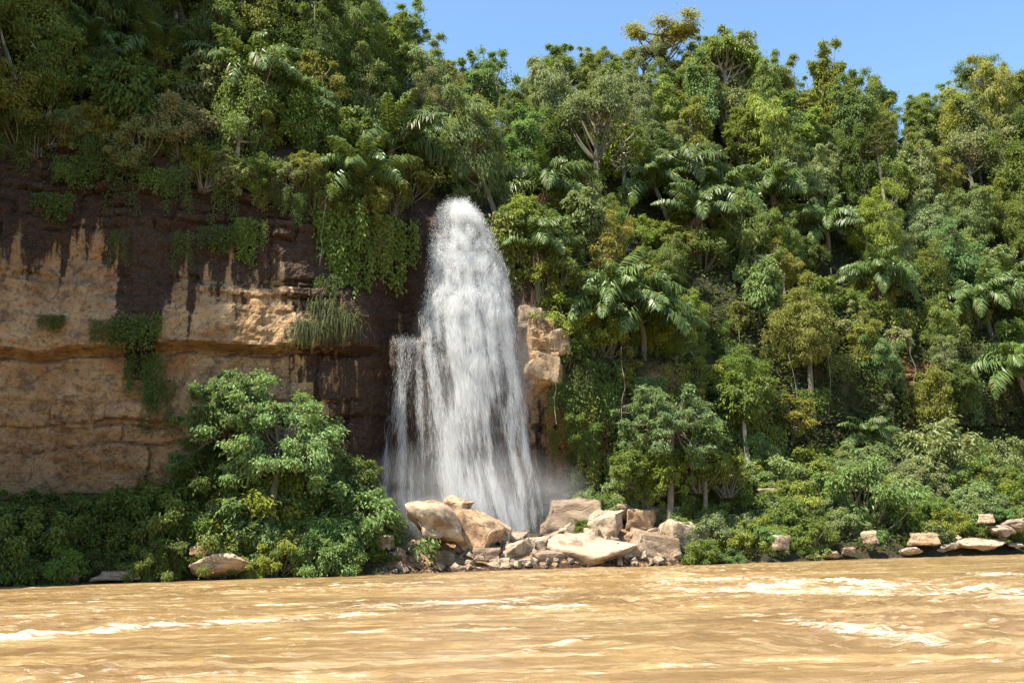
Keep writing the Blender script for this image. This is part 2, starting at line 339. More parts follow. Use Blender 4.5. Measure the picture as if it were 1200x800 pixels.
# ------------------------------------------------------------------ river: rapids in brown flood water
xs = np.concatenate([-np.geomspace(400, 30, 40)[:-1], np.arange(-30, 42, .12), np.geomspace(42, 400, 40)])
ys = np.concatenate([[-300, -120, -50, -20, -5, 2, 6], np.geomspace(8, 66, 560), np.arange(66.3, 84, .6), [90, 110, 160, 240]])
XX, YY = np.meshgrid(xs, ys); fa, fb = XX * D2[0] + (YY - 40) * D2[1], -XX * D2[1] + (YY - 40) * D2[0]     # along, across the flow
def ridge(v): return 1 - np.abs(v) * 2
wx = fa + 1.5 * pn(fa * .15, fb * .2, 2); wy = fb + .8 * pn(fa * .2, fb * .3, 5)
amp = .35 + .65 * sstep(-.25, .3, pn(fa * .05, fb * .09, 12)); amp *= 1 - .8 * sstep(22, 32, fb)
H = amp * (.17 * pn(wx * .22, wy * .5, 1) + .11 * ridge(pn(wx * .5, wy * 1.1, 4)) ** 2 + .05 * ridge(pn(wx * 1.3, wy * 2.6, 6)) + 0.02 * ridge(pn(wx * 2.1, wy * 4.2, 16)) ** 2 + .022 * pn(wx * 3.5, wy * 6, 8) + .012 * ridge(pn(wx * 4.5, wy * 9, 18)))
foam = .10 * amp + .55 * sstep(.02, .16, H - .08 * amp) * sstep(.0, .35, pn(fa * .09, fb * .2, 40))
LINES = [([(-40, 752), (110, 743), (220, 733), (330, 728), (415, 722)], .45, 1.25, .20), ([(-30, 727), (60, 722), (150, 715)], .5, .6, .1), ([(440, 712), (490, 708), (565, 706)], .8, .9, .2),
 ([(560, 713), (620, 714), (700, 720)], .5, .6, .12), ([(700, 692), (760, 690), (830, 700)], .7, .45, .12), ([(835, 681), (885, 679)], .9, .9, .2), ([(880, 694), (930, 687), (975, 683), (1035, 690)], 1.0, 1.1, .3),
 ([(900, 697), (985, 697), (1060, 700)], .7, .8, .15), ([(950, 734), (1000, 741), (1040, 745), (1075, 752)], .38, 1.0, .14), ([(880, 722), (940, 728)], .4, .5, .1), ([(1160, 673), (1230, 677)], 1.0, 1.0, .25), ([(1090, 700), (1140, 694), (1200, 700)], .7, .6, .15),
 ([(600, 706), (640, 699), (690, 700)], .7, .5, .12), ([(330, 690), (420, 688), (520, 684)], .9, .4, .08), ([(590, 772), (640, 760), (700, 748)], .25, .55, .08), ([(230, 797), (340, 791), (420, 794)], .16, .7, .06), ([(640, 795), (760, 784), (860, 780)], .2, .35, .06),
 ([(30, 712), (130, 704), (230, 703)], .6, .5, .1), ([(250, 715), (330, 709), (420, 706)], .6, .45, .12), ([(1120, 740), (1200, 732)], .35, .5, .08), ([(1060, 785), (1170, 776), (1240, 778)], .2, .5, .06), ([(420, 742), (520, 735), (600, 738)], .35, .45, .1)]
for pts, wd, st, bump in LINES:
    W = np.array([at_z(*p)[:2] for p in pts]); best = np.full(XX.shape, 1e9)
    lo, hi = W.min(0) - 5 * wd, W.max(0) + 5 * wd
    sel = (XX > lo[0]) & (XX < hi[0]) & (YY > lo[1]) & (YY < hi[1])
    px_, py_ = XX[sel], YY[sel]; px_ = px_ + .5 * wd * pn(px_ * .8, py_ * .8, 3); py_ = py_ + 1.1 * wd * pn(px_ * .7, py_ * .5, 9)
    b = np.full(px_.shape, 1e9)
    for a0, a1 in zip(W[:-1], W[1:]):
        dv = a1 - a0; k = np.clip(((px_ - a0[0]) * dv[0] + (py_ - a0[1]) * dv[1]) / (dv @ dv), 0, 1)
        b = np.minimum(b, np.hypot(px_ - a0[0] - k * dv[0], py_ - a0[1] - k * dv[1]))
    g = np.exp(-(b / wd) ** 2) * (.65 + .7 * pn(px_ * .6, py_ * .6, 17)); foam[sel] += st * (.85 * g + .20 * np.exp(-(b / (3.2 * wd)) ** 2) * (1 + .9 * pn(px_ * .35, py_ * .5, 29))); H[sel] += .5 * bump * g * (.75 + 1.0 * pn(px_ * 2.2, py_ * 2.2, 6) + .6 * pn(px_ * 6, py_ * 6, 2))
H[(YY > 85) | (YY < 3)] *= .2
rm = mesh_np('river', np.stack([XX, YY, H], -1).reshape(-1, 3), np.stack([(a := np.arange(len(ys) - 1)[:, None] * len(xs)) + (b2 := np.arange(len(xs) - 1)[None]), a + b2 + 1, a + len(xs) + b2 + 1, a + len(xs) + b2], -1).reshape(-1, 4), [RIVER], True)
attr(rm, 'foam', np.clip(foam, 0, 1.4).ravel())
rv = bpy.data.objects.new('river', rm); col_link(rv); rv['kind'] = 'structure'; rv['label'] = 'fast brown muddy river with foaming rapids'

# ------------------------------------------------------------------ plant prototypes (meshes)
def crown_tree(seed, h, R, kind):
    """returns trunk mesh, crown mesh; foot at origin. h = height of the crown's centre"""
    q = np.random.default_rng(seed); P = dict(round=(36, .58, .85, .17, .09, 420, .75), tall=(40, .5, 1.45, .18, .09, 360, .66), fine=(44, .52, 1.0, .13, .06, 520, .65), big=(30, .55, .8, .32, .18, 190, .75),
        umbrella=(26, .5, .42, .17, .09, 300, .62), airy=(26, .45, 1.0, .18, .09, 230, .55), feather=(44, .5, 1.15, .24, .05, 380, .55), shrub=(44, .46, .74, .15, .07, 230, .9), spread=(110, .30, .55, .27, .14, 260, .62))[kind]
    nc, cr, vs, L, Wd, nl, flat = P
    tk, cw = Acc(), Acc(); lean = q.normal(size=3) * [.25, .25, 0] * min(h, 4) * .3
    top = np.array([lean[0], lean[1], h]); bend = np.array([lean[0] * .2 + q.normal() * .15, lean[1] * .2 + q.normal() * .15, h * .55])
    r = .05 + .035 * R + .012 * h
    if kind != 'shrub': tube(tk, np.concatenate([[[0, 0, -2.2]], bez(np.zeros(3), bend, top, 9)]), np.concatenate([[r * 1.5], np.linspace(r * 1.25, r * .5, 9)]), 7)
    for c in range(nc):
        th = q.uniform(0, 2 * np.pi); z = q.uniform(*dict(umbrella=(-.25, .8), spread=(-1.25, 1.0)).get(kind, (-.8, 1.0)))
        rr = math.sqrt(max(0.05, 1 - z * z * (.8 if kind != 'spread' or z > 0 else .25))) * q.uniform(.45, 1.0)
        o = np.array([rr * math.cos(th) * R, rr * math.sin(th) * R, z * R * vs]) * np.clip(1 + .2 * q.normal() + .35 * (q.random() < .12), .3, 1.6)
        cc = top + o; rad = R * cr * q.uniform(.55, 1.1) * .62
        st = bez(np.zeros(3), bend, top, 9)[q.integers(4, 9)] if kind != 'shrub' else np.array([q.normal() * .15, q.normal() * .15, -.6])
        mid = (st + cc) / 2 + np.array([0, 0, -.12 * R]) + q.normal(size=3) * .12 * R
        tube(tk, bez(st, mid, cc, 6), np.linspace(r * .5 if kind != 'shrub' else .05, .012, 6), 4)
        for e in range(3):
            dd = norm(q.normal(size=3)) * rad * .9; tube(tk, bez(cc - o * .12, cc + dd * .4, cc + dd, 4), np.linspace(.022, .008, 4), 3)
        n = int(nl * q.uniform(.55, 1.15)); d = norm(q.normal(size=(n, 3))); d[:, 2] = np.abs(d[:, 2]) * np.where(q.random(n) < .72, 1, -1)
        p = d * (q.random(n)[:, None] ** .5) * np.exp(q.normal(size=(n, 1)) * .22) * rad * [1, 1, flat]
        p *= 1 + .35 * pn(d[:, 0] * 2 + c * 3, d[:, 1] * 2, d[:, 2] * 2)[:, None]
        if kind == 'feather': p[:, 2] -= .35 * (p[:, 0] ** 2 + p[:, 1] ** 2) / rad
        out = norm(p + o * .35); N = out * .55 + np.array([0, 0, .75]) + q.normal(size=(n, 3)) * .5
        s = q.uniform(.6, 1.35, n) * (1.32 if kind not in ('spread', 'big', 'shrub') else 1.0)
        al = out + np.array([0, 0, -.5]) if kind != 'feather' else out * .5 + np.array([0, 0, -1.0])
        cw.add(*leaf_quads(cc + p, N, L * s, Wd * s, q, along=al))
    if kind in ('round', 'tall', 'fine', 'feather', 'big', 'airy'):       # looser leaves between the clumps
        n = int(nc * nl * (.45 if kind != 'airy' else .2)); d = norm(q.normal(size=(n, 3))); p = d * (q.random((n, 1)) ** .4) * R * .95 * [1, 1, vs]
        p = p[pn(p[:, 0] * .9 + seed, p[:, 1] * .9, p[:, 2] * 1.1) > -.05]; n = len(p)
        s = q.uniform(.6, 1.3, n) * 1.25; out = norm(p); cw.add(*leaf_quads(top + p, out * .6 + [0, 0, .7] + q.normal(size=(n, 3)) * .5, L * s, Wd * s, q, along=out + [0, 0, -.5]))
    return tk.mesh('trunk', [BARK]), cw.mesh('crown', [LEAF])

def frond_mesh(seed, L, droop, plume):
    q = np.random.default_rng(seed); a = Acc(); n = 12
    t = np.linspace(0, 1, n); ang = math.radians(58) - droop * t ** 1.25
    ds = L / (n - 1); x = np.concatenate([[0], np.cumsum(np.cos(ang[:-1]) * ds)]); z = np.concatenate([[0], np.cumsum(np.sin(ang[:-1]) * ds)])
    R = np.stack([x, .05 * L * np.sin(t * 2 + q.uniform(0, 3)) * t, z], 1); tube(a, R, np.linspace(.05, .012, n), 4)
    m = 66; tt = np.linspace(.14, .995, m); C3 = np.stack([np.interp(tt, t, R[:, i]) for i in range(3)], 1)
    T = norm(np.stack([np.interp(tt, t, np.gradient(R[:, i])) for i in range(3)], 1)); up_ = norm(np.cross(T, np.array([0, 1.0, 0])) * -1)
    for side in (-1, 1):
        ll = L * .19 * np.sin(np.clip(tt * 1.02, 0, 1) * np.pi * .86 + .38) * q.uniform(.8, 1.1, m) + .1
        sd_ = np.array([0, side, 0.0]); el = q.normal(0, plume, m)[:, None]
        d = norm(T * .75 + sd_ * np.cos(el) + up_ * (np.sin(el) + .15)); w_ = np.cross(d, T); w_ = norm(np.cross(w_, d)) * .045
        p1 = C3 + d * ll[:, None] * .5 + [0, 0, .0]; p2 = C3 + d * ll[:, None] * .92 + np.stack([0 * ll, 0 * ll, -ll * .5], 1)
        Vv = np.stack([C3 - w_ * .5, C3 + w_ * .5, p1 + w_, p2 + w_ * .1, p2 - w_ * .1, p1 - w_], 1).reshape(-1, 3); b = np.arange(m)[:, None] * 6
        a.add(Vv, np.concatenate([b + [0, 1, 2, 5], b + [5, 2, 3, 4]]))
    return a.mesh('frond', [PALM])
FRONDS = [frond_mesh(50 + k, 4.0, math.radians(d), p) for k, (d, p) in enumerate([(95, .35), (115, .5), (140, .55), (75, .3), (125, .7)])]
def palm_trunk(seed, h):
    q = np.random.default_rng(seed); a = Acc(); tube(a, bez(np.array([0, 0, -2.0]), np.array([q.normal() * .2, q.normal() * .2, h * .5]), np.array([0, 0, h]), 12), np.linspace(.2, .15, 12) * (1 + .05 * q.normal(size=12)), 8)
    return a.mesh('trunk', [BARK])
PTRUNK = {h: palm_trunk(int(h * 10), h) for h in (1.5, 3.0, 5.0, 7.0)}
def skirt_mesh(seed):
    q = np.random.default_rng(seed); a = Acc()
    for k in range(16):
        th = q.uniform(0, 2 * np.pi); L = q.uniform(1.6, 3.4); o = np.array([math.cos(th), math.sin(th), 0])
        ln = bez(o * .1, o * .8 + [0, 0, -.2], o * q.uniform(.5, .9) + [0, 0, -L], 7); tube(a, ln, .02, 3)
        n = 26; P = ln[q.integers(1, 7, n)] + q.normal(size=(n, 3)) * .08; N = q.normal(size=(n, 3)) * [1, 1, .2]
        a.add(*leaf_quads(P, N, q.uniform(.4, .9, n), .05, q, along=np.tile([0, 0, -1.0], (n, 1))))
    return a.mesh('dead_skirt', [DEAD])
SKIRT = [skirt_mesh(5), skirt_mesh(6)]
def creeper_mesh(seed, wd, ht, L):
    """leafy curtain; hangs from the origin down -z, faces -y"""
    q = np.random.default_rng(seed); a = Acc(); st = Acc()
    for k in range(int(wd * 5)):
        x = q.uniform(-wd / 2, wd / 2); hh = ht * q.uniform(.35, 1) * (1 - .5 * abs(2 * x / wd) ** 2); n = max(int(hh * 42), 6)
        y0 = -.25 - .35 * q.random(); ln = np.stack([x + .3 * np.cumsum(q.normal(size=7)) * .25, y0 - .25 * np.sin(np.linspace(0, 3, 7)) * q.random(), -np.linspace(-.3, hh, 7)], 1); tube(st, ln, .012, 3)
        t = q.random(n) * 6; i = t.astype(int).clip(0, 5); P = ln[i] + (ln[i + 1] - ln[i]) * (t - i)[:, None] + q.normal(size=(n, 3)) * [.2, .16, .12]
        N = np.array([0, -1, .7]) + q.normal(size=(n, 3)) * .5; s = q.uniform(.6, 1.3, n)
        a.add(*leaf_quads(P, N, L * s, L * .55 * s, q, along=np.tile([0, -.2, -1.0], (n, 1))))
    return a.mesh('foliage', [LEAF]), st.mesh('stem', [BARK])
def tuft_mesh(seed, n=420, L=2.6):
    q = np.random.default_rng(seed); a = Acc()
    for k in range(n):
        o = np.array([q.normal() * .55, q.normal() * .2, q.normal() * .35]); d = norm(np.array([q.normal() * .5, -.7 - .4 * q.random(), .55])); ll = L * q.uniform(.5, 1.1)
        c = bez(o, o + d * ll * .35, o + d * ll * .45 + [0, 0, -ll * .75], 6); w_ = norm(np.cross(c[-1] - c[0], d)) * .022; k6 = np.array([1, 1, .9, .8, .5, .1])[:, None]
        a.add(np.stack([c - w_ * k6, c + w_ * k6], 1).reshape(-1, 3), np.array([[2 * i, 2 * i + 1, 2 * i + 3, 2 * i + 2] for i in range(5)]))
    return a.mesh('blades', [LEAF])

KINDS = dict(
    round=[(2.9, 2.6), (3.4, 2.9), (2.6, 2.3), (3.6, 2.7)], tall=[(3.7, 2.0), (4.3, 2.2), (4.0, 1.9)], fine=[(3.2, 2.5), (3.5, 2.8), (2.6, 2.1), (3.0, 2.3)], big=[(2.8, 2.3), (2.4, 2.0)],
    umbrella=[(5.6, 3.3), (5.0, 2.8)], airy=[(3.8, 2.3), (4.4, 2.2)], feather=[(3.2, 2.2), (3.5, 2.4)], shrub=[(.7, 1.25), (.9, 1.5), (.6, 1.1), (.8, 1.3)], spread=[(3.6, 4.4), (3.2, 4.0)])
CZ = {k: [e[0] for e in v] for k, v in KINDS.items()}
PROTO = {k: [crown_tree(100 * n + i, h, R, k) for i, (h, R) in enumerate(v)] for n, (k, v) in enumerate(KINDS.items())}
CREEP = [creeper_mesh(300 + i, w_, h_, l_) for i, (w_, h_, l_) in enumerate([(2.6, 4.5, .2), (3.6, 3.2, .24), (1.8, 5.5, .17), (3.2, 5.0, .3)])]
TUFT = [tuft_mesh(1), tuft_mesh(2, 320, 2.0)]

# ------------------------------------------------------------------ planting
LASTPARTS = []; THINGS = []      # (object, label stem, category, ordinal key, projected centre)
def thing(name, stem, cat, group, loc, rot=(0, 0, 0), scale=1.0, parts=(), color=(.07, .1, .03), cz=0.0, label=None, order=('ZYX')):
    """an Empty at the thing's base with its parts as children"""
    o = bpy.data.objects.new(name, None); col_link(o); o.empty_display_size = .3
    o.location = loc; o.rotation_euler = rot; o.scale = (scale,) * 3 if np.isscalar(scale) else scale
    LASTPARTS.clear()
    for pname, me_, *rest in parts:
        c = bpy.data.objects.new(pname, me_); col_link(c); c.parent = o; LASTPARTS.append(c); c.color = (*color, 1)
        if rest: c.location, c.rotation_euler, c.scale = rest[0]
    o['category'] = cat
    if group: o['group'] = group
    zc = cz * (scale if np.isscalar(scale) else scale[2]); THINGS.append((o, stem, label, project(np.asarray(loc) + [0, 0, zc]))); return o
FORM = dict(round='round-crowned', tall='tall narrow-crowned', fine='dense small-leaved', big='broad-leaved', umbrella='flat-topped', spread='wide-spreading', airy='loose open-crowned', feather='drooping feathery')
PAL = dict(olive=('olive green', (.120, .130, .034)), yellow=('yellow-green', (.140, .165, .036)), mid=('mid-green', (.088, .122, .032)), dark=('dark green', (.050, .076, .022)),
           grey=('grey-green', (.135, .155, .080)), sage=('sage green', (.135, .160, .085)), pale=('pale green', (.130, .175, .085)), rust=('rusty brown', (.150, .095, .040)), gold=('golden-olive', (.165, .150, .036)), bluish=('cool green', (.090, .140, .056)))
def tint(key): return tuple(np.array([1.9, 1.85, 1.5]) * np.array(PAL[key][1]) * rng.uniform(.85, 1.2) * (1 + rng.normal(size=3) * .05))
def tree(loc, kind, pal, sc_=1.0, tilt=(0, 0), label=None, group='trees of the hillside forest', idx=None, stretch=1.0):
    pr = PROTO[kind]; i = rng.integers(len(pr)) if idx is None else idx; tk, cw = pr[i]
    hz = CZ[kind][i]
    bark = PALE if rng.random() < .35 else None
    o = thing(dict(round='round_tree', tall='slender_tree', fine='small_leaved_tree', big='broad_leaved_tree', umbrella='umbrella_tree', airy='open_tree', feather='drooping_tree', spread='spreading_tree')[kind], f'{PAL[pal][0]} {FORM[kind]} tree', 'tree', group, loc, (tilt[0], tilt[1], rng.uniform(0, 6.28)), (sc_, sc_, sc_ * stretch), [('trunk', tk), ('crown', cw)], tint(pal), hz, label)
    if bark:
        c = [c for c in LASTPARTS if c.name.startswith('trunk')][0]
        c.material_slots[0].link = 'OBJECT'; c.material_slots[0].material = bark
    return o
def palm(loc, h, sc_, n=17, pal=(.085, .135, .036), label=None, skirt=True, tilt=(0, 0)):
    h = min(PTRUNK, key=lambda k: abs(k - h)); parts = [('trunk', PTRUNK[h])]
    for k in range(n):
        e = k / n; th = k * 2.4 + rng.normal() * .15; tip = rng.normal() * .12 + (e - .45) * 1.1
        parts.append(('frond', FRONDS[rng.integers(3) if e < .7 else 2 + rng.integers(3)], ((0, 0, h - .1 * e), (0, tip, th), (rng.uniform(.85, 1.1),) * 3)))
    o = None
    if skirt: parts.append(('dead_skirt', SKIRT[rng.integers(2)], ((0, 0, h - .1), (0, 0, rng.uniform(0, 6)), (.8, .8, rng.uniform(.45, .9)))))
    return thing('palm_tree', 'feather palm', 'palm tree', 'palms among the forest', loc, (tilt[0], tilt[1], rng.uniform(0, 6.28)), sc_, parts, tuple(np.array(pal) * rng.uniform(.85, 1.15)), h, label)
SHN = 'shrubs of the river bank'
def shrub(loc, pal, sc_, label=None, group=SHN, tilt=(0, 0)):
    tk, cw = PROTO['shrub'][rng.integers(4)]
    nm = dict([('shrubs along the cliff top', 'overhanging_bush'), ('shrubs around the palms', 'understory_bush'), ('dark bushes of the left bank', 'bank_bush')]).get(group, 'shrub')
    return thing(nm, f'{PAL[pal][0]} leafy {nm.replace("_", " ")}', nm.replace('_', ' '), group, loc, (tilt[0], tilt[1], rng.uniform(0, 6.28)), sc_, [('stem', tk), ('foliage', cw)], tint(pal), .7, label)
YAW = math.atan2(D2[1], D2[0])
def creeper(loc, pal, sc_, label=None, k=None):
    fo, st = CREEP[rng.integers(4) if k is None else k]
    return thing('creeper', f'{PAL[pal][0]} hanging creeper', 'creeper', 'creepers hanging on the cliff', loc, (0, 0, YAW + rng.normal() * .2), sc_, [('foliage', fo), ('stem', st)], tint(pal), -1.5, label)

def place(px, py, out=0.0):
    p, n = hit(px, py)
    while p is None: py += 6; p, n = hit(px, py)
    return p + np.array([n[0], n[1], 0]) * out

# forest on the slopes above the cliffs and on the ledges of the right-hand cliff
def pick(s, z):
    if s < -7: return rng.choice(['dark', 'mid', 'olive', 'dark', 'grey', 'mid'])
    return rng.choice(['olive', 'mid', 'yellow', 'grey', 'olive', 'mid', 'mid', 'bluish', 'yellow', 'sage', 'grey', 'dark'] + (['gold'] if rng.random() < .25 else []))
taken = []
def free(p, d):
    for q_ in taken:
        if (p[0] - q_[0]) ** 2 + (p[1] - q_[1]) ** 2 + (p[2] - q_[2]) ** 2 < d * d: return False
    taken.append(p); return True
KP = [(455, 170, 3, 1.25), (425, 205, 1.5, 1.1), (485, 150, 3, 1.0), (300, 95, 3, 1.2), (335, 118, 1.5, 1.0), (185, 60, 3, 1.0), (85, 45, 3, 1.0), (630, 215, 3, 1.1), (622, 285, 1.5, 1.05),
      (716, 345, 1.5, 1.35), (740, 372, 1.5, 1.1), (690, 372, 1.5, 1.0), (800, 185, 5, 1.25), (832, 228, 3, 1.3), (812, 235, 3, 1.1), (905, 208, 5, 1.2), (880, 215, 3, 1.05), (965, 262, 3, 1.0), (1022, 322, 3, .95),
      (1150, 340, 3, 1.25), (1175, 325, 3, 1.1), (1192, 430, 1.5, 1.15), (1010, 500, 1.5, .8), (780, 205, 5, 1.0), (855, 250, 1.5, 1.0)]
for px, py, h, s_ in KP:
    s_ *= 1.32 if px > 580 else 1.25; h = dict([(5, 3), (3, 1.5)]).get(h, 1.5) if rng.random() < .8 else h; m = FPX / 85; p = place(px, py + h * s_ * m, 1.0); taken += [p, p - ray(px, py) * 2.6 - [0, 0, 1], p + [0, 0, h * s_ * .5], p - ray(px, py) * 4.6 - [0, 0, 1.2], p - ray(px, py) * 7 - [0, 0, 3]]; palm(p - np.array([0, 0, .8]), h, s_ * rng.uniform(.85, 1.12), int(rng.integers(15, 24)), skirt=rng.random() < .4, tilt=rng.normal(size=2) * .12)
    for k in range(3):
        pq, nq = hit(px + rng.normal() * 34, py + h * s_ * m + rng.uniform(-6, 34))
        if pq is not None: shrub(pq, rng.choice(['dark', 'mid', 'olive', 'yellow']), rng.uniform(1.0, 1.7), group='shrubs around the palms')
pb = place(1040, 290, .5); taken += [pb, pb - ray(1040, 290) * 3 + [0, 0, 1], pb - ray(1040, 290) * 6]
for s in np.arange(-48, 118, 2.55):
    for g in np.arange(5.02, 6.02, .062):
        ss, gg = s + rng.uniform(-1.4, 1.4), g + rng.uniform(-.03, .03); p = ground(ss, min(gg, 6.05)); c = project(p + [0, 0, 4])
        if c[0] < -60 or c[0] > 1390 or c[1] < -70: continue
        if -5.5 < ss < 1.2 and gg < 5.2: continue
        if not free(p, 3.5 if gg < 5.95 else 3.0): continue
        kind = rng.choice(['round', 'fine', 'tall', 'tall', 'fine', 'big', 'airy', 'feather', 'tall', 'feather', 'umbrella'] if gg > 5.25 else ['round', 'fine', 'big', 'feather', 'round'])
        edge_ = gg < 5.2; tree(p, kind, pick(ss, 0), min(np.exp(rng.normal() * .2) * (.85 if edge_ else 1.05), 1.4 if gg < 5.85 else 1.02) * .94, (-.25 * edge_ + rng.normal() * .06, rng.normal() * .06), stretch=rng.uniform(1.05, 1.75 if gg < 5.85 else 1.15))
for s in np.arange(7.5, 74, 2.6):
    for g in np.arange(3.05, 5.0, .21):
        ss, gg = s + rng.uniform(-1.2, 1.2), g + rng.uniform(-.09, .09); p = ground(ss, gg); c = project(p)
        if c[0] > 1390: continue
        if 955 < c[0] < 1030 and 450 < c[1] < 570 or c[0] > 1130 and 470 < c[1] < 580 or c[0] < 700 and c[1] > 400: continue
        if not free(p, 2.7): continue
        if rng.random() < .42: creeper(p + np.array([0, 0, 1.5]), pick(ss, 0), rng.uniform(.8, 1.3))
        else: tree(p - np.array([0, 0, 1.0]), rng.choice(['round', 'fine', 'big', 'feather', 'tall', 'airy']), pick(ss, 0), rng.uniform(.55, .85), (-.3 + rng.normal() * .1, rng.normal() * .1), group='trees on the cliff ledges', stretch=rng.uniform(1.0, 1.6))

# trees above the left cliff, out of the frame, whose shade falls on it
for s in np.arange(-60, -8, 4.2):
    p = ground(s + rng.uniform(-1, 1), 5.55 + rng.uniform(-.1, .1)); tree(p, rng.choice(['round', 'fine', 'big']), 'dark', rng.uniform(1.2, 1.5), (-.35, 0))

# single plants that stand out
def sp_tree(px, py, kind, pal, s_, label, dz=4.4, out=0.0, Y=None, idx=0, tilt=(0, 0), stretch=1.0):
    m = FPX / 78; p = place(px, py + dz * s_ * m * stretch, out); return tree(p, kind, pal, s_, tilt, label, idx=idx, stretch=stretch)
def on_bank(px, py, t, h):
    """point t metres inland on the ray column px; h = height of the foot above its own ground is taken from the terrain"""
    d = ray(px, py); k = (O2 @ N2 + t - 0) / (d[:2] @ N2); q_ = CAM + d * k; return q_
def tree_at(px, py, t, kind, pal, s_, label, idx=0, tilt=(0, 0), stretch=1.0, hz=4.2, group=None):
    c = on_bank(px, py, t, 0); p = c - np.array([0, 0, hz * s_ * stretch]); o = tree(p, kind, pal, s_, tilt, label, group=group, idx=idx, stretch=stretch)
    h_ = BVH.ray_cast(Vector(p) + Vector((0, 0, 2)), Vector((0, 0, -1))); gap = (p[2] - h_[0][2] + .8) / (s_ * stretch) if h_[0] is not None else 0
    if gap > 2.0:                                     # a longer foot, down to the bank
        tr = next(c for c in bpy.data.objects if c.parent == o and c.name.startswith('trunk')); tr.data = tr.data.copy(); co = np.zeros(len(tr.data.vertices) * 3, np.float32); tr.data.vertices.foreach_get('co', co)
        co = co.reshape(-1, 3); lowv = co[:, 2] < -1.6; co[lowv, 2] -= gap - 2.2; tr.data.vertices.foreach_set('co', co.ravel()); tr.data.update()
    return o
tree_at(322, 508, 2.2, 'spread', 'pale', 1.0, 'wide sunlit pale green tree leaning out over dark bushes, left of the waterfall', 0, (-.12, .12), 1.05, 3.6)
tree_at(272, 480, 4.4, 'spread', 'bluish', .85, 'cool green spreading tree against the sandstone, behind the wide sunlit tree', 1, (-.1, 0), 1.15, 3.2)
tree_at(785, 490, 4.0, 'spread', 'pale', .84, 'wide cool green tree standing just above the boulders right of the waterfall', 1, (-.1, 0), 1.1, 3.2)
tree_at(825, 512, 4.0, 'big', 'bluish', .8, 'small cool green broad-leaved tree beside the wide one above the boulders', 1, (-.1, 0), .85, 2.4)
tree_at(945, 388, 12.6, 'fine', 'olive', 1.1, 'olive egg-shaped tree standing out in front of the right-hand cliff', 0, (0, 0), 1.25, 3.2)
tree_at(760, 565, 5.0, 'fine', 'yellow', .55, 'small yellow-green bushy tree overhanging the boulders', 2, (-.2, 0), .8, 2.6)
tree_at(810, 560, 6.0, 'fine', 'yellow', .7, 'yellow-green bushy tree at the back edge of the bank shrubs', 2, (-.2, 0), .8, 2.6)
for px, py, pl, s_ in [(735, 548, 'mid', 1.3), (775, 552, 'yellow', 1.5), (815, 548, 'mid', 1.5), (850, 556, 'olive', 1.4), (755, 575, 'olive', 1.1)]: c = on_bank(px, py, 4.6, 0); shrub(c - np.array([0, 0, .7 * s_]), pl, s_)
tree_at(870, 470, 8.5, 'big', 'mid', .9, 'mid-green layered tree at the foot of the cliff, right of the cool green tree', 0, (-.1, 0), 1.1, 2.8)

# bank shrubs: dense cover on the right, dark bushes on the left
for s in np.arange(6.5, 66, 1.55):
    for t in np.arange(.6, 13, 1.5):
        ss, tt = s + rng.uniform(-.8, .8), t + rng.uniform(-.7, .7); k = np.interp(ss, S, np.arange(nS)); k = int(k); tb, tc_ = C[2, 0, k], C[3, 0, k]
        if tt > tc_ + .3 or (ss < 13 and tt < 4.6) or (ss > 22 and tt < 1.5): continue
        p = ground(ss, 2 + (tt - tb) / (tc_ - tb) if tt > tb else 1 + tt / tb); c = project(p)
        if c[0] > 1370: continue
        if tt < 2.6 and ss > 16: p = p - np.array([0, 0, .25])
        shrub(p - np.array([0, 0, .15]), rng.choice(['sage', 'mid', 'mid', 'bluish', 'yellow', 'pale']), np.exp(rng.normal() * .28) * (1.05 if tt > 6 else .85))
for s in np.arange(-36, -8.6, 1.9):
    for t in np.arange(.4, 8, 1.7):
        ss, tt = s + rng.uniform(-.9, .9), t + rng.uniform(-.7, .7); k = int(np.interp(ss, S, np.arange(nS))); tb, tc_ = C[2, 0, k], C[3, 0, k]
        if tt > tc_ + .3 or (ss > -11.5 and tt > 4): continue
        p = ground(ss, 2 + (tt - tb) / (tc_ - tb) if tt > tb else 1 + tt / tb)
        if ss > -11.5: p = p - np.array([D2[0] * 2.2, D2[1] * 2.2, .4])
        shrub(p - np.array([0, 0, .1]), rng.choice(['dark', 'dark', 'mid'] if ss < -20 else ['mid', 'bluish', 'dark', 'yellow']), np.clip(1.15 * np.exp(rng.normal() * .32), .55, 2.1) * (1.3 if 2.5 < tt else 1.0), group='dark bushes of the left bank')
for px, py, s_, pal in [(250, 560, 1.6, 'dark'), (290, 565, 1.7, 'mid'), (335, 568, 1.6, 'mid'), (225, 590, 1.5, 'dark'), (310, 585, 1.4, 'grey'), (385, 560, 1.5, 'bluish'), (420, 555, 1.3, 'mid'), (430, 600, 1.4, 'bluish'), (330, 600, 1.4, 'bluish'), (270, 605, 1.2, 'grey'), (415, 640, 1.1, 'mid'), (440, 655, .6, 'yellow'), (462, 660, .45, 'yellow'), (390, 630, 1.3, 'bluish'), (350, 640, 1.2, 'mid'), (400, 655, .9, 'yellow'), (300, 645, 1.1, 'mid')]:
    c = on_bank(px, py, 1.6 + (650 - py) * .035, 0); shrub(c - np.array([0, 0, .7 * s_]), pal, s_)

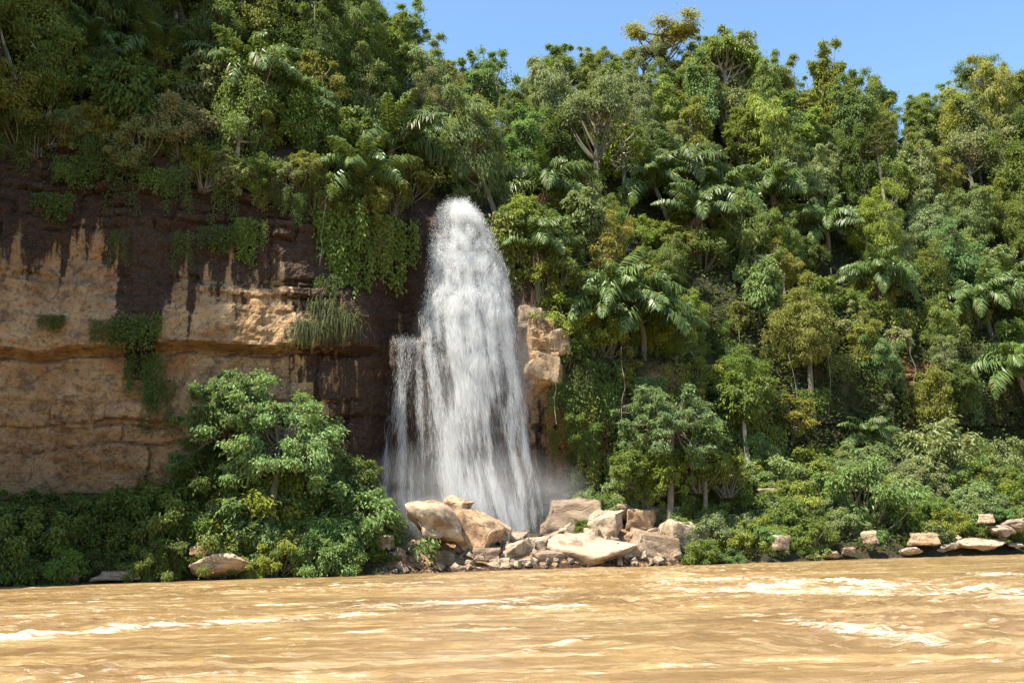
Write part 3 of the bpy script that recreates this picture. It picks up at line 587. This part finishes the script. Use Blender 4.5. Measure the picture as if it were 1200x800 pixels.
# creepers and tufts on the left cliff
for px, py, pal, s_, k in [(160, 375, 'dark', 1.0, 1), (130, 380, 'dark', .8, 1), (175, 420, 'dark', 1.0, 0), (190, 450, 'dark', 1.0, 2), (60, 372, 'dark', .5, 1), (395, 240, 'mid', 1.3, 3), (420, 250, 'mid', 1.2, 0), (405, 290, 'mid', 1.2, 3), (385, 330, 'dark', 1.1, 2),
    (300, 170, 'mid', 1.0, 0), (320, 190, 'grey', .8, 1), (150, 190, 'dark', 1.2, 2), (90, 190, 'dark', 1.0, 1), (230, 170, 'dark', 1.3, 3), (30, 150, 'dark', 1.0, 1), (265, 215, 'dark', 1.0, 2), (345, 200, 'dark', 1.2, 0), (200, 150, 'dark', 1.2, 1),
    (655, 475, 'rust', .8, 0), (672, 500, 'rust', .9, 1), (690, 520, 'olive', .8, 0), (660, 530, 'rust', .6, 1), (700, 490, 'rust', 1.0, 2), (680, 550, 'mid', .6, 1), (645, 505, 'olive', .5, 0),
    (665, 440, 'mid', 1.0, 2), (680, 470, 'olive', 1.0, 0), (700, 430, 'dark', 1.1, 3), (655, 300, 'dark', 1.2, 2), (600, 260, 'dark', 1.0, 0), (640, 340, 'mid', 1.0, 2), (590, 215, 'mid', 1.0, 1), (440, 235, 'dark', 1.0, 2)]:
    creeper(place(px, py, .1), pal, s_, k=k)
for s in np.arange(-36, -8.5, 1.25):
    for g in (4.62, 4.95):
        if rng.random() < (.22 if g < 4.7 else .75): creeper(ground(s + rng.uniform(-.6, .6), g + rng.uniform(-.14, .1)) + np.array([.1, -.4, .3]), rng.choice(['dark', 'dark', 'mid', 'olive']), rng.uniform(.5, .95))
    p = ground(s, 5.0 + rng.uniform(-.1, .06)); shrub(p + np.array([.1, -.3, -.2]), rng.choice(['dark', 'mid', 'olive', 'grey']), rng.uniform(.9, 1.5), group='shrubs along the cliff top', tilt=(-.5, 0))
for s in np.arange(-9, 9, 1.3):
    if -6.5 < s < 2.5: continue
    creeper(ground(s, 4.9 + rng.uniform(-.25, .1)) + np.array([.1, -.4, .3]), rng.choice(['dark', 'mid', 'olive']), rng.uniform(.9, 1.5)); shrub(ground(s, 5.0 + rng.uniform(-.1, .06)), rng.choice(['mid', 'olive', 'dark']), rng.uniform(1.1, 1.6), group='shrubs along the cliff top', tilt=(-.4, 0))
for s in np.arange(6.6, 10, 1.0):
    for g in (3.35, 3.8, 4.2, 4.6):
        if rng.random() < .8: creeper(ground(s + rng.uniform(-.4, .4), g + rng.uniform(-.15, .15)) + np.array([0, -.4, .3]), rng.choice(['dark', 'mid', 'olive']), rng.uniform(.7, 1.1))
for px, py, s_ in [(375, 360, 1.1), (395, 375, 1.2), (360, 385, 1.0), (885, 590, .6)]:
    thing('grass_tuft', 'hanging tuft of long grass', 'grass tuft', 'grass tufts on the cliff', place(px, py, .1), (0, 0, YAW), s_, [('blades', TUFT[rng.integers(2)])], (.07, .075, .025), -.5)
for px, py in [(372, 240), (545, 200), (668, 300), (640, 330), (610, 300), (655, 350), (960, 330), (990, 400), (1060, 420), (700, 180), (450, 230)] + [(rng.uniform(620, 1190), rng.uniform(270, 440)) for _ in range(12)]:
    p = place(px, py, rng.uniform(.5, 2.2)); a = Acc(); L = rng.uniform(4, 9); ln = np.stack([.15 * np.cumsum(rng.normal(size=9)), -.4 + .08 * np.cumsum(rng.normal(size=9)), -np.linspace(-1, L, 9)], 1); tube(a, ln, .016, 4)
    o = bpy.data.objects.new('liana', a.mesh('liana', [PALE])); col_link(o); o.location = p; o.rotation_euler = (0, 0, YAW); o['category'] = 'liana'; o['group'] = 'lianas'
    THINGS.append((o, 'thin pale hanging liana', None, project(p + [0, 0, -L / 2])))
# the pale bare trunk on the right-hand slope
a = Acc(); tube(a, bez(pb * 0 - [0, 0, 1], np.array([.1, 0, 5]), np.array([-.5, 0, 13]), 12), np.linspace(.22, .1, 12), 8)
for k, (z, dx) in enumerate([(7.5, 1.1), (9, -1.2), (10.5, 1.4), (11.5, -1.0), (12.3, .8)]): tube(a, bez(np.array([-.2, 0, z]), np.array([dx * .7, 0, z + .4]), np.array([dx, .2, z + 1.4]), 5), np.linspace(.08, .03, 5), 5)
tk = a.mesh('trunk', [PALE])
thing('tree', 'pale trunk tree', 'tree', None, pb, (0, 0, 0), 1.0, [('trunk', tk), ('crown', PROTO['airy'][0][1], ((-.5, 0, 8.8), (0, 0, 1), (.9, .9, .9)))], (.088, .095, .026), 8, 'tall tree with a long bare pale trunk and small crown on the right-hand slope')
# flat emergent tree on the skyline
pk = ground(20, 6.0)
def skyline(px, s_, kind, pal, label, py=None, lift=0, stretch=1.0):
    best = None
    for sx in np.arange(-30, 120, .5):
        p = ground(sx, 6.0); e = abs(project(p)[0] - px)
        if best is None or e < best[0]: best = (e, p)
    tree(best[1] + np.array([0, 0, lift]), kind, pal, s_, (0, 0), label, idx=0, stretch=stretch)
skyline(775, 1.4, 'umbrella', 'gold', 'tallest flat-topped golden-olive tree breaking the skyline')
skyline(860, 1.3, 'round', 'yellow', 'large bright yellow-green tree on the skyline right of the flat-topped tree')
skyline(650, .9, 'airy', 'dark', 'small dark open tree on the skyline right above the waterfall')
skyline(1135, 1.0, 'airy', 'dark', 'dark spiky-crowned tree on the skyline at the far right dip')
skyline(1185, 1.2, 'round', 'olive', 'big olive tree rising on the skyline at the right edge')
skyline(530, 1.2, 'airy', 'mid', 'mid-green open-crowned tree on the skyline left of the waterfall')

# ------------------------------------------------------------------ leaf cover that nobody could count
nU = 150000; rr = rng.integers(0, nr - 1, nU * 3); cc = rng.integers(0, nS - 1, nU * 3)
gg = G[rr, cc]; ok = (gg > 1.7) & (gg < 6.2) & (veg[rr, cc] > .35) & (rng.random(nU * 3) < np.where((gg > 3) & (gg < 5), .35, 1)) & (SS[rr, cc] > -50) & (SS[rr, cc] < 120)
rr, cc = rr[ok][:nU], cc[ok][:nU]
Pv = V.reshape(nr, nS, 3); e1 = Pv[rr, cc + 1] - Pv[rr, cc]; e2 = Pv[rr + 1, cc] - Pv[rr, cc]; Nn = norm(np.cross(e1, e2))
pp = Pv[rr, cc] + e1 * rng.random((len(rr), 1)) + e2 * rng.random((len(rr), 1)) + Nn * (rng.random((len(rr), 1)) ** 1.5) * .9 + [0, 0, .1]
s_ = rng.uniform(.6, 1.4, len(rr)); Vv, Ff = leaf_quads(pp, Nn * .5 + [0, 0, .7] + rng.normal(size=(len(rr), 3)) * .45, .32 * s_, .17 * s_, rng)
ug = bpy.data.objects.new('undergrowth', mesh_np('undergrowth', Vv, Ff, [LEAF])); col_link(ug); ug.color = (.050, .072, .022, 1)
ug['kind'] = 'stuff'; ug['label'] = 'low leafy undergrowth covering the soil of the hillside'; ug['category'] = 'undergrowth'

# ------------------------------------------------------------------ boulders
def boulder_mesh(seed, n=15, sub=3, rough=.05):
    q = np.random.default_rng(seed); bm = bmesh.new()
    if seed % 2:
        for cx in (-1, 1):
            for cy in (-1, 1):
                for cz in (-1, 1): bm.verts.new(np.array([cx * .72, cy * .68, cz * .62]) * q.uniform(.62, 1.12, 3)); 
        n = 3
    for _ in range(n):
        d = norm(q.normal(size=3)); bm.verts.new(d * q.uniform(.75, 1.0) * [1, .85, .8])
    bmesh.ops.convex_hull(bm, input=bm.verts); loose = [v for v in bm.verts if not v.link_faces]; bmesh.ops.delete(bm, geom=loose, context='VERTS')
    bmesh.ops.dissolve_limit(bm, angle_limit=.25, verts=bm.verts, edges=bm.edges)
    bmesh.ops.bevel(bm, geom=list(bm.edges), offset=.045, segments=2, affect='EDGES', profile=.6)
    bmesh.ops.triangulate(bm, faces=bm.faces)
    for _ in range(sub): 
        long_ = [e for e in bm.edges if e.calc_length() > .13]
        if long_: bmesh.ops.subdivide_edges(bm, edges=long_, cuts=1, use_grid_fill=True)
        bmesh.ops.triangulate(bm, faces=bm.faces)
    co = np.array([v.co for v in bm.verts]); bm.normal_update(); no_ = np.array([v.normal for v in bm.verts])
    dd = rough * fbm(co[:, 0] * 2.2 + seed, co[:, 1] * 2.2, co[:, 2] * 2.2, 4) + .03 * np.round(2 * pn(co[:, 0] * .8 + seed, co[:, 1] * .8, co[:, 2] * 3.0))
    co = co + no_ * dd[:, None]
    for v, c in zip(bm.verts, co): v.co = c
    me_ = bpy.data.meshes.new('boulder'); bm.to_mesh(me_); bm.free(); me_.materials.append(ROCK)
    me_.polygons.foreach_set('use_smooth', np.ones(len(me_.polygons), bool)); me_.update(); return me_
BM = [boulder_mesh(900 + i, 8 + i % 5 * 2, rough=.09) for i in range(12)]
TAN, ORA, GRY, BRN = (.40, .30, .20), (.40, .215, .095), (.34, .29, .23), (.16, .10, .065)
def boulder(px, py, wpx, hpx, t, colr, label, k=0, roll=0.0, yaw=None, group='boulders at the foot of the falls'):
    c = on_bank(px, py, t, 0); m = np.linalg.norm(c - CAM) / FPX
    o = bpy.data.objects.new('boulder', BM[k % len(BM)]); col_link(o); o.location = c; w_, h_ = wpx * m / 2 * 1.36, hpx * m / 2 * 1.5
    o.scale = (w_, (w_ + h_) / 2, h_); o.rotation_euler = (0, roll, rng.uniform(-.4, .4) if yaw is None else yaw); o.color = (*colr, 1)
    o['category'] = 'boulder'; o['group'] = group; THINGS.append((o, 'tan boulder', label, project(c))); return o
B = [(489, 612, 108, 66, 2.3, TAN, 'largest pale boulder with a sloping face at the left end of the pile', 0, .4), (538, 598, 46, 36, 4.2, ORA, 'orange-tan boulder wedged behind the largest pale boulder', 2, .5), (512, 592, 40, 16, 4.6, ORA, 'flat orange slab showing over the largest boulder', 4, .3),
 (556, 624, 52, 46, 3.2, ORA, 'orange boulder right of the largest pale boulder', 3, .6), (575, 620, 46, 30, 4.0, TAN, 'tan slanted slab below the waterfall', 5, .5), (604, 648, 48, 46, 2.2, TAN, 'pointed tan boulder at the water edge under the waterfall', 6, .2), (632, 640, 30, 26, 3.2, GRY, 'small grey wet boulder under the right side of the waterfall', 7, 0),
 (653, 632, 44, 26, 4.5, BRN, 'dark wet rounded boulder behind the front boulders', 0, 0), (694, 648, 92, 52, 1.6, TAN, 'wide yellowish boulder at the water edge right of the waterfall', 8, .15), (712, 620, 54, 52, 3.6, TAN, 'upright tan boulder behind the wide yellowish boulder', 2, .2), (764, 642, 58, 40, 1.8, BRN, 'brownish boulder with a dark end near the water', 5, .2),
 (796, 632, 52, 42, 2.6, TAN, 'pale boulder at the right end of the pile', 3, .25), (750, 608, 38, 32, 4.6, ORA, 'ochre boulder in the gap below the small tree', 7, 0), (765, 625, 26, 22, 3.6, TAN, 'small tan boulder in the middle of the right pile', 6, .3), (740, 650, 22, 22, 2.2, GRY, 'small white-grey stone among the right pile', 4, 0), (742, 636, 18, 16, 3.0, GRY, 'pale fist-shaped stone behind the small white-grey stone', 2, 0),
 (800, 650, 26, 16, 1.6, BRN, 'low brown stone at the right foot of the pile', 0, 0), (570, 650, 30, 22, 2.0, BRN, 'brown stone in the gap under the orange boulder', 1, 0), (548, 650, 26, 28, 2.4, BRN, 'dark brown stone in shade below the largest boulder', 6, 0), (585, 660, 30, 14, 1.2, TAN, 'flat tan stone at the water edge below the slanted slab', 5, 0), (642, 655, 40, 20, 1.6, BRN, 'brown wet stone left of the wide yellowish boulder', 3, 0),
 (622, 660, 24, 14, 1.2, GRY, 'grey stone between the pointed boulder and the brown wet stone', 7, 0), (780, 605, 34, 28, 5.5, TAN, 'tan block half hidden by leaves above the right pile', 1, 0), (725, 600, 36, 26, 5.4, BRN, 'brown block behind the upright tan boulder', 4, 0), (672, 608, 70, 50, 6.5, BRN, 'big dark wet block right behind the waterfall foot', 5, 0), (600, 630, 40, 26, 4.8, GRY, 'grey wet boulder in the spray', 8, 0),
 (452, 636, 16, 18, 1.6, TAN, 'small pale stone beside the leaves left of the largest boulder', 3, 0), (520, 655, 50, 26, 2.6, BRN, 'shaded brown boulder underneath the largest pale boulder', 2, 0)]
for b in B: boulder(*b)
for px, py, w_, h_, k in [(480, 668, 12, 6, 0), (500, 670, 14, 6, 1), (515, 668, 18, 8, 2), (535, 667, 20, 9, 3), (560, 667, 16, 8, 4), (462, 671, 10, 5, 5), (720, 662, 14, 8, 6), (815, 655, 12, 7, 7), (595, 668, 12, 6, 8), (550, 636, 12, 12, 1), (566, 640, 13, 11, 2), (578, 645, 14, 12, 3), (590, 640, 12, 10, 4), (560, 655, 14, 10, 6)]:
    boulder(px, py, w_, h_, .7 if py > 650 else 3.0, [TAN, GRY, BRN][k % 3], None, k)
for px, py, w_, h_, c_, lab, k in [(912, 636, 18, 20, TAN, 'tan stone standing among the shrubs near the water', 1), (975, 650, 22, 8, TAN, 'low tan stone at the waterline below the shrubs', 2), (1018, 630, 16, 14, TAN, 'small tan block poking from the right-hand shrubs', 3), (1066, 645, 20, 10, GRY, 'grey stone at the waterline, right of the low tan stone', 4), (1082, 632, 28, 14, ORA, 'slanted orange-tan slab among the right-hand shrubs', 5),
    (1112, 641, 22, 12, GRY, 'pale stone just left of the big flat slab', 6), (1150, 638, 54, 20, TAN, 'big flat pale slab at the waterline on the right', 8), (1166, 624, 40, 16, GRY, 'long pale slab behind the big flat slab', 0), (1192, 614, 26, 12, GRY, 'pale slab at the right edge of the bank', 2), (900, 578, 36, 12, TAN, 'tan ledge stone halfway up the shrub slope', 3), (1155, 608, 14, 10, TAN, 'small tan stone above the long pale slab', 5), (995, 645, 14, 8, BRN, 'brown stone at the waterline under the shrubs', 7), (1185, 640, 24, 8, GRY, 'thin grey slab by the water at the right edge', 0), (950, 652, 18, 8, TAN, 'tan stone at the waterline left of the low tan stone', 6),
    (255, 660, 60, 34, TAN, 'mossy tan rock at the waterline among the left bushes', 4), (140, 674, 44, 12, BRN, 'flat brown rock in shade at the left waterline', 5), (85, 676, 34, 10, BRN, 'low dark rock at the far left waterline', 2), (238, 645, 20, 12, ORA, 'reddish stone on top of the mossy tan rock', 1)]:
    boulder(px, py, w_ * 1.1, h_ * (1.1 if w_ < 50 else .9), .15 if py > 600 or px > 1100 else 6.5, c_, lab, k, group='stones along the river bank')
for px, py, w_, h_, t, c_, lab, k, ro in [(618, 376, 30, 30, 8.7, TAN, 'pale block on top of the outcrop right of the waterfall', 9, .1), (632, 432, 40, 46, 8.4, (.31, .19, .075), 'large ochre block jutting out right of the waterfall', 5, .3), (652, 405, 30, 36, 8.7, (.24, .15, .075), 'brown block behind the large ochre block', 11, 0)]:
    boulder(px, py, w_, h_, t, c_, lab, k, ro, .3, group='blocks beside the falls')
for s in np.arange(-8.5, 13, .62):
    for t in (.25, .9, 1.6, 2.6, 4.0):
        if rng.random() < .5: continue
        p = ground(s + rng.uniform(-.3, .3), 1 + t / 2.3 if t < 2.3 else 2 + (t - 2.3) / 8); r_ = rng.uniform(.22, .5) * (1 + .25 * t)
        o = bpy.data.objects.new('stone', BM[rng.integers(12)]); col_link(o); o.location = p + np.array([0, 0, r_ * .25]); o.scale = np.array([r_, r_, r_]) * rng.uniform(.7, 1.2, 3); o.rotation_euler = rng.uniform(-.5, .5, 3) + [0, 0, rng.uniform(0, 6)]
        o.color = (*[TAN, GRY, BRN, ORA][rng.choice(4, p=[.4, .2, .28, .12])], 1); o['category'] = 'stone'; o['group'] = 'small stones among the boulders'; THINGS.append((o, 'small stone among boulders', None, project(p)))
# ------------------------------------------------------------------ waterfall: tens of thousands of falling strands and drops
EDGE = np.array([(236, 524, 548), (244, 513, 558), (256, 506, 569), (275, 501, 581), (300, 499, 590), (340, 497, 599), (358, 492, 602), (372, 490, 604), (400, 493, 608), (450, 500, 615), (500, 505, 621), (550, 510, 631), (600, 518, 637), (640, 534, 641)], float)
VEIL = np.array([(397, 459, 520), (420, 456, 524), (460, 453, 528), (520, 450, 532), (580, 447, 536), (612, 446, 540)], float)
def strands(n, E, t_top, t_base, dens, seed, r_lo, r_hi, l_lo, l_hi, burst=0.0, depth=.45, bul=1.3):
    q = np.random.default_rng(seed); Vs = []; tot = 0
    def pos(px, py, t_):
        d = fw[None] + rt[None] * ((px - 600) / FPX)[:, None] + up[None] * ((400 - py) / FPX)[:, None]; kk = (O2 @ N2 + t_) / (d[:, :2] @ N2); return CAM + d * kk[:, None]
    while tot < n:
        m = n; y = q.uniform(E[0, 0], E[-1, 0], m); f = q.random(m); a = dens(f, y); keep = q.random(m) < a; y, f = y[keep], f[keep]
        xl = np.interp(y, E[:, 0], E[:, 1]); xr = np.interp(y, E[:, 0], E[:, 2]); k = (y - E[0, 0]) / (E[-1, 0] - E[0, 0])
        ctr = 1 - (2 * f - 1) ** 2; bil = np.abs(pn(f * 4.2, y * .034, seed * 3)) + .5 * np.abs(pn(f * 9, y * .075, seed * 3 + 4))
        t = t_top + (t_base - t_top) * np.sqrt(k) - bul * ctr * np.minimum(1, .25 + k * 2) + q.normal(size=len(y)) * depth * (.4 + ctr) - burst * 2.2 * (bil - .3) * np.clip(1.25 - k * 1.6, 0, 1)
        y = y + (5 * pn(f * 5, seed, 1) + 2.5 * pn(f * 17, seed, 2) + 3 * q.normal(size=len(y)) ) * (1 - k); px = xl + f * (xr - xl) + q.normal(size=len(y)) * 1.3; p = pos(px, y, t); y2 = y + 3; px2 = px + np.interp(y2, E[:, 0], E[:, 1]) * (1 - f) + f * np.interp(y2, E[:, 0], E[:, 2]) - xl - f * (xr - xl)
        d = norm(pos(px2, y2, t) - p + q.normal(size=(len(y), 3)) * .025); b_ = burst * np.exp(-k * 5)[:, None]; d = norm(d * (1 - b_) + b_ * q.normal(size=d.shape) * .9)
        L = q.uniform(l_lo, l_hi, len(y)) * (.14 + 1.0 * k); R_ = q.uniform(r_lo, r_hi, len(y)) * (1.55 - .75 * k); A = norm(np.cross(d, q.normal(size=d.shape)))
        Vs.append(np.stack([p + d * L[:, None] / 2, p + A * R_[:, None], p - d * L[:, None] / 2, p - A * R_[:, None]], 1)); tot += len(y)
    Vv = np.concatenate(Vs)[:n]
    return mesh_np('strands', Vv.reshape(-1, 3), np.arange(len(Vv) * 4).reshape(-1, 4), [FALL])
def d_main(f, y):
    k = (y - 236) / 400; g = f + .05 * pn(f * 3, y * .012, 8)
    nz = pn(g * 6, y * .009, 1.5) + .6 * pn(g * 15, y * .016, 7.5) + .4 * pn(g * 34, y * .02, 3.5); cl = np.abs(pn(f * 4.2, y * .034, 3)) + .5 * np.abs(pn(f * 9, y * .075, 7))
    core = np.exp(-((f - (.60 - .06 * k)) / (.36 - .12 * k)) ** 2); edge_ = np.exp(-((f - .95) / .06) ** 2) * sstep(.45, .75, k)
    a = (.14 + .86 * core) * (.45 + .55 * sstep(.08, .3, k)) * (1 - .82 * sstep(.32, .66, k)) + .34 * edge_ + .10 * np.exp(-((f - .12) / .12) ** 2) * (k > .3) + .10 * sstep(.85, 1, k)
    a = a * np.clip((.6 + 1.9 * nz * (.35 + .9 * k)) * (.35 + 1.6 * cl + k), .04, 2.2) * .6 * (1 - .5 * k)
    return np.clip(a * np.minimum(1, np.minimum(f, 1 - f) * 10 + .12), 0, 1)
def d_veil(f, y):
    nz = pn(f * 8 + .3 * pn(y * .02, 4.0, 1), y * .005, 4.5) + .6 * pn(f * 21, y * .008, 2.5); k = (y - 397) / 215
    return np.clip((.22 + .3 * (f > .82)) * np.clip(.2 + 1.9 * nz, .03, 1.4) * (1 - .35 * k) + .5 * np.exp(-k * 30), 0, 1)
wf = bpy.data.objects.new('waterfall', None); col_link(wf); wf.location = (*world(-2.0, 8), 0)
wf['label'] = 'tall white waterfall plunging over the cliff onto boulders'; wf['category'] = 'waterfall'
UPP = np.array([e for e in EDGE if e[0] < 380] + [(430, 497, 612)])
def d_upper(f, y):
    k = (y - 236) / 194; cl = np.abs(pn(f * 4.2, y * .034, 3)) + .5 * np.abs(pn(f * 9, y * .075, 7)) + .35 * np.abs(pn(f * 18, y * .15, 11))
    return np.clip((.12 + 1.25 * np.exp(-((f - .56) / .36) ** 2) * np.clip(cl * 1.5, .15, 1.3)) * (1 - .75 * sstep(.45, 1, k)) * np.minimum(1, np.minimum(f, 1 - f) * 7 + .06) * .7, 0, 1)
for nm, me_ in (('upper_plume', strands(150000, UPP, 10.4, 8.1, d_upper, 1, .004, .010, .10, .35, .8)), ('main_plunge', strands(120000, EDGE, 10.4, 6.6, d_main, 1, .003, .008, .4, 1.9, .5)), ('side_veil', strands(15000, VEIL, 8.2, 7.4, d_veil, 2, .002, .005, .5, 1.8, .1, .15, .3))):
    c = bpy.data.objects.new(nm, me_); col_link(c); c.parent = wf; c.location = -wf.location
# spray drifting at the foot
bm = bmesh.new(); bmesh.ops.create_icosphere(bm, subdivisions=3, radius=1.0); mm = bpy.data.meshes.new('mist'); bm.to_mesh(mm); bm.free()
q = NT('mist'); tc = q.n('ShaderNodeTexCoord').outputs['Object']; ln = q.n('ShaderNodeVectorMath', operation='LENGTH'); q.l(tc, ln.inputs[0])
dn = q.math('MULTIPLY', q.math('MULTIPLY', q.math('SUBTRACT', 1.0, ln.outputs['Value'], True), q.ramp(q.noise(tc, 2.0, 3), (.35, 0.0), (.65, 1.0))), .25)
vp = q.n('ShaderNodeVolumePrincipled'); vp.inputs['Color'].default_value = (.95, .96, .97, 1); q.l(dn, vp.inputs['Density']); q.l(vp.outputs[0], q.out.inputs['Volume']); mm.materials.append(q.m)
mo = bpy.data.objects.new('mist', mm); col_link(mo); mo.location = on_bank(548, 585, 6.2, 0); mo.scale = (10.5, 3.4, 5.0); mo.rotation_euler = (0, 0, YAW)
mo['kind'] = 'stuff'; mo['label'] = 'pale spray drifting at the foot of the waterfall'; mo['category'] = 'mist'
m2 = bpy.data.objects.new('mist', mm); col_link(m2); m2.location = on_bank(556, 450, 7.2, 0); m2.scale = (5.4, 2.6, 13); m2.rotation_euler = (0, 0, YAW)
m2['kind'] = 'stuff'; m2['label'] = 'fine spray hanging around the falling water'; m2['category'] = 'mist'

# ------------------------------------------------------------------ labels: look, then place, then order
def zone(px, py):
    if px < -5 or px > 1205 or py < -5: return 'outside the picture'
    xs_ = [(120, 'above far-left cliff', 'below far-left sandstone'), (230, 'above streaked sandstone', 'below streaked sandstone'), (350, 'above dark-stained cliff', 'around wide sunlit tree'), (450, 'beside dark cliff corner', 'left of boulder pile'),
           (560, 'straight above waterfall', 'by the waterfall'), (660, 'above waterfall outcrop', 'on waterfall right wall'), (770, 'above low palms', 'behind right boulders'), (860, 'around palm cluster', 'over right boulders'), (960, 'right of palm cluster', 'near olive egg-shaped tree'), (1050, 'by bare pale trunk', 'near red hollow'), (1130, 'right of pale trunk', 'right of red hollow'), (1300, 'near right edge', 'by right flat slabs')]
    nm = next(z for z in xs_ if px < z[0]); row = 'high up' if py < 120 else 'on the upper slope' if py < 200 else 'mid-slope' if py < 290 else 'on the cliff' if py < 420 else 'low on the cliff' if py < 530 else 'on the bank'
    return f'{row} {nm[1] if py < 400 else nm[2]}'
ORD = ['', 'leftmost', 'second', 'third', 'fourth', 'fifth', 'sixth', 'seventh', 'eighth', 'ninth', 'tenth', 'eleventh', 'twelfth']
grp = {}
for o, stem, lab, c in THINGS:
    if lab: o['label'] = lab
    else: grp.setdefault(f'{stem} {zone(*c)}', []).append((c, o))
for key, L_ in grp.items():
    if len(L_) == 1 or 'outside' in key:
        for c, o in L_:
            o['label'] = key
            if 'outside' in key: o['group'] = key + ' group'
        continue
    L_.sort(key=lambda e: e[0][0])
    for n, (c, o) in enumerate(L_):
        o['label'] = key + (', leftmost' if n == 0 else ', rightmost' if n == len(L_) - 1 else f', {ORD[n + 1]} from left' if n + 1 < len(ORD) else f', number {n + 1} from left')
print('THINGS', len(THINGS), 'objects', len(bpy.data.objects))
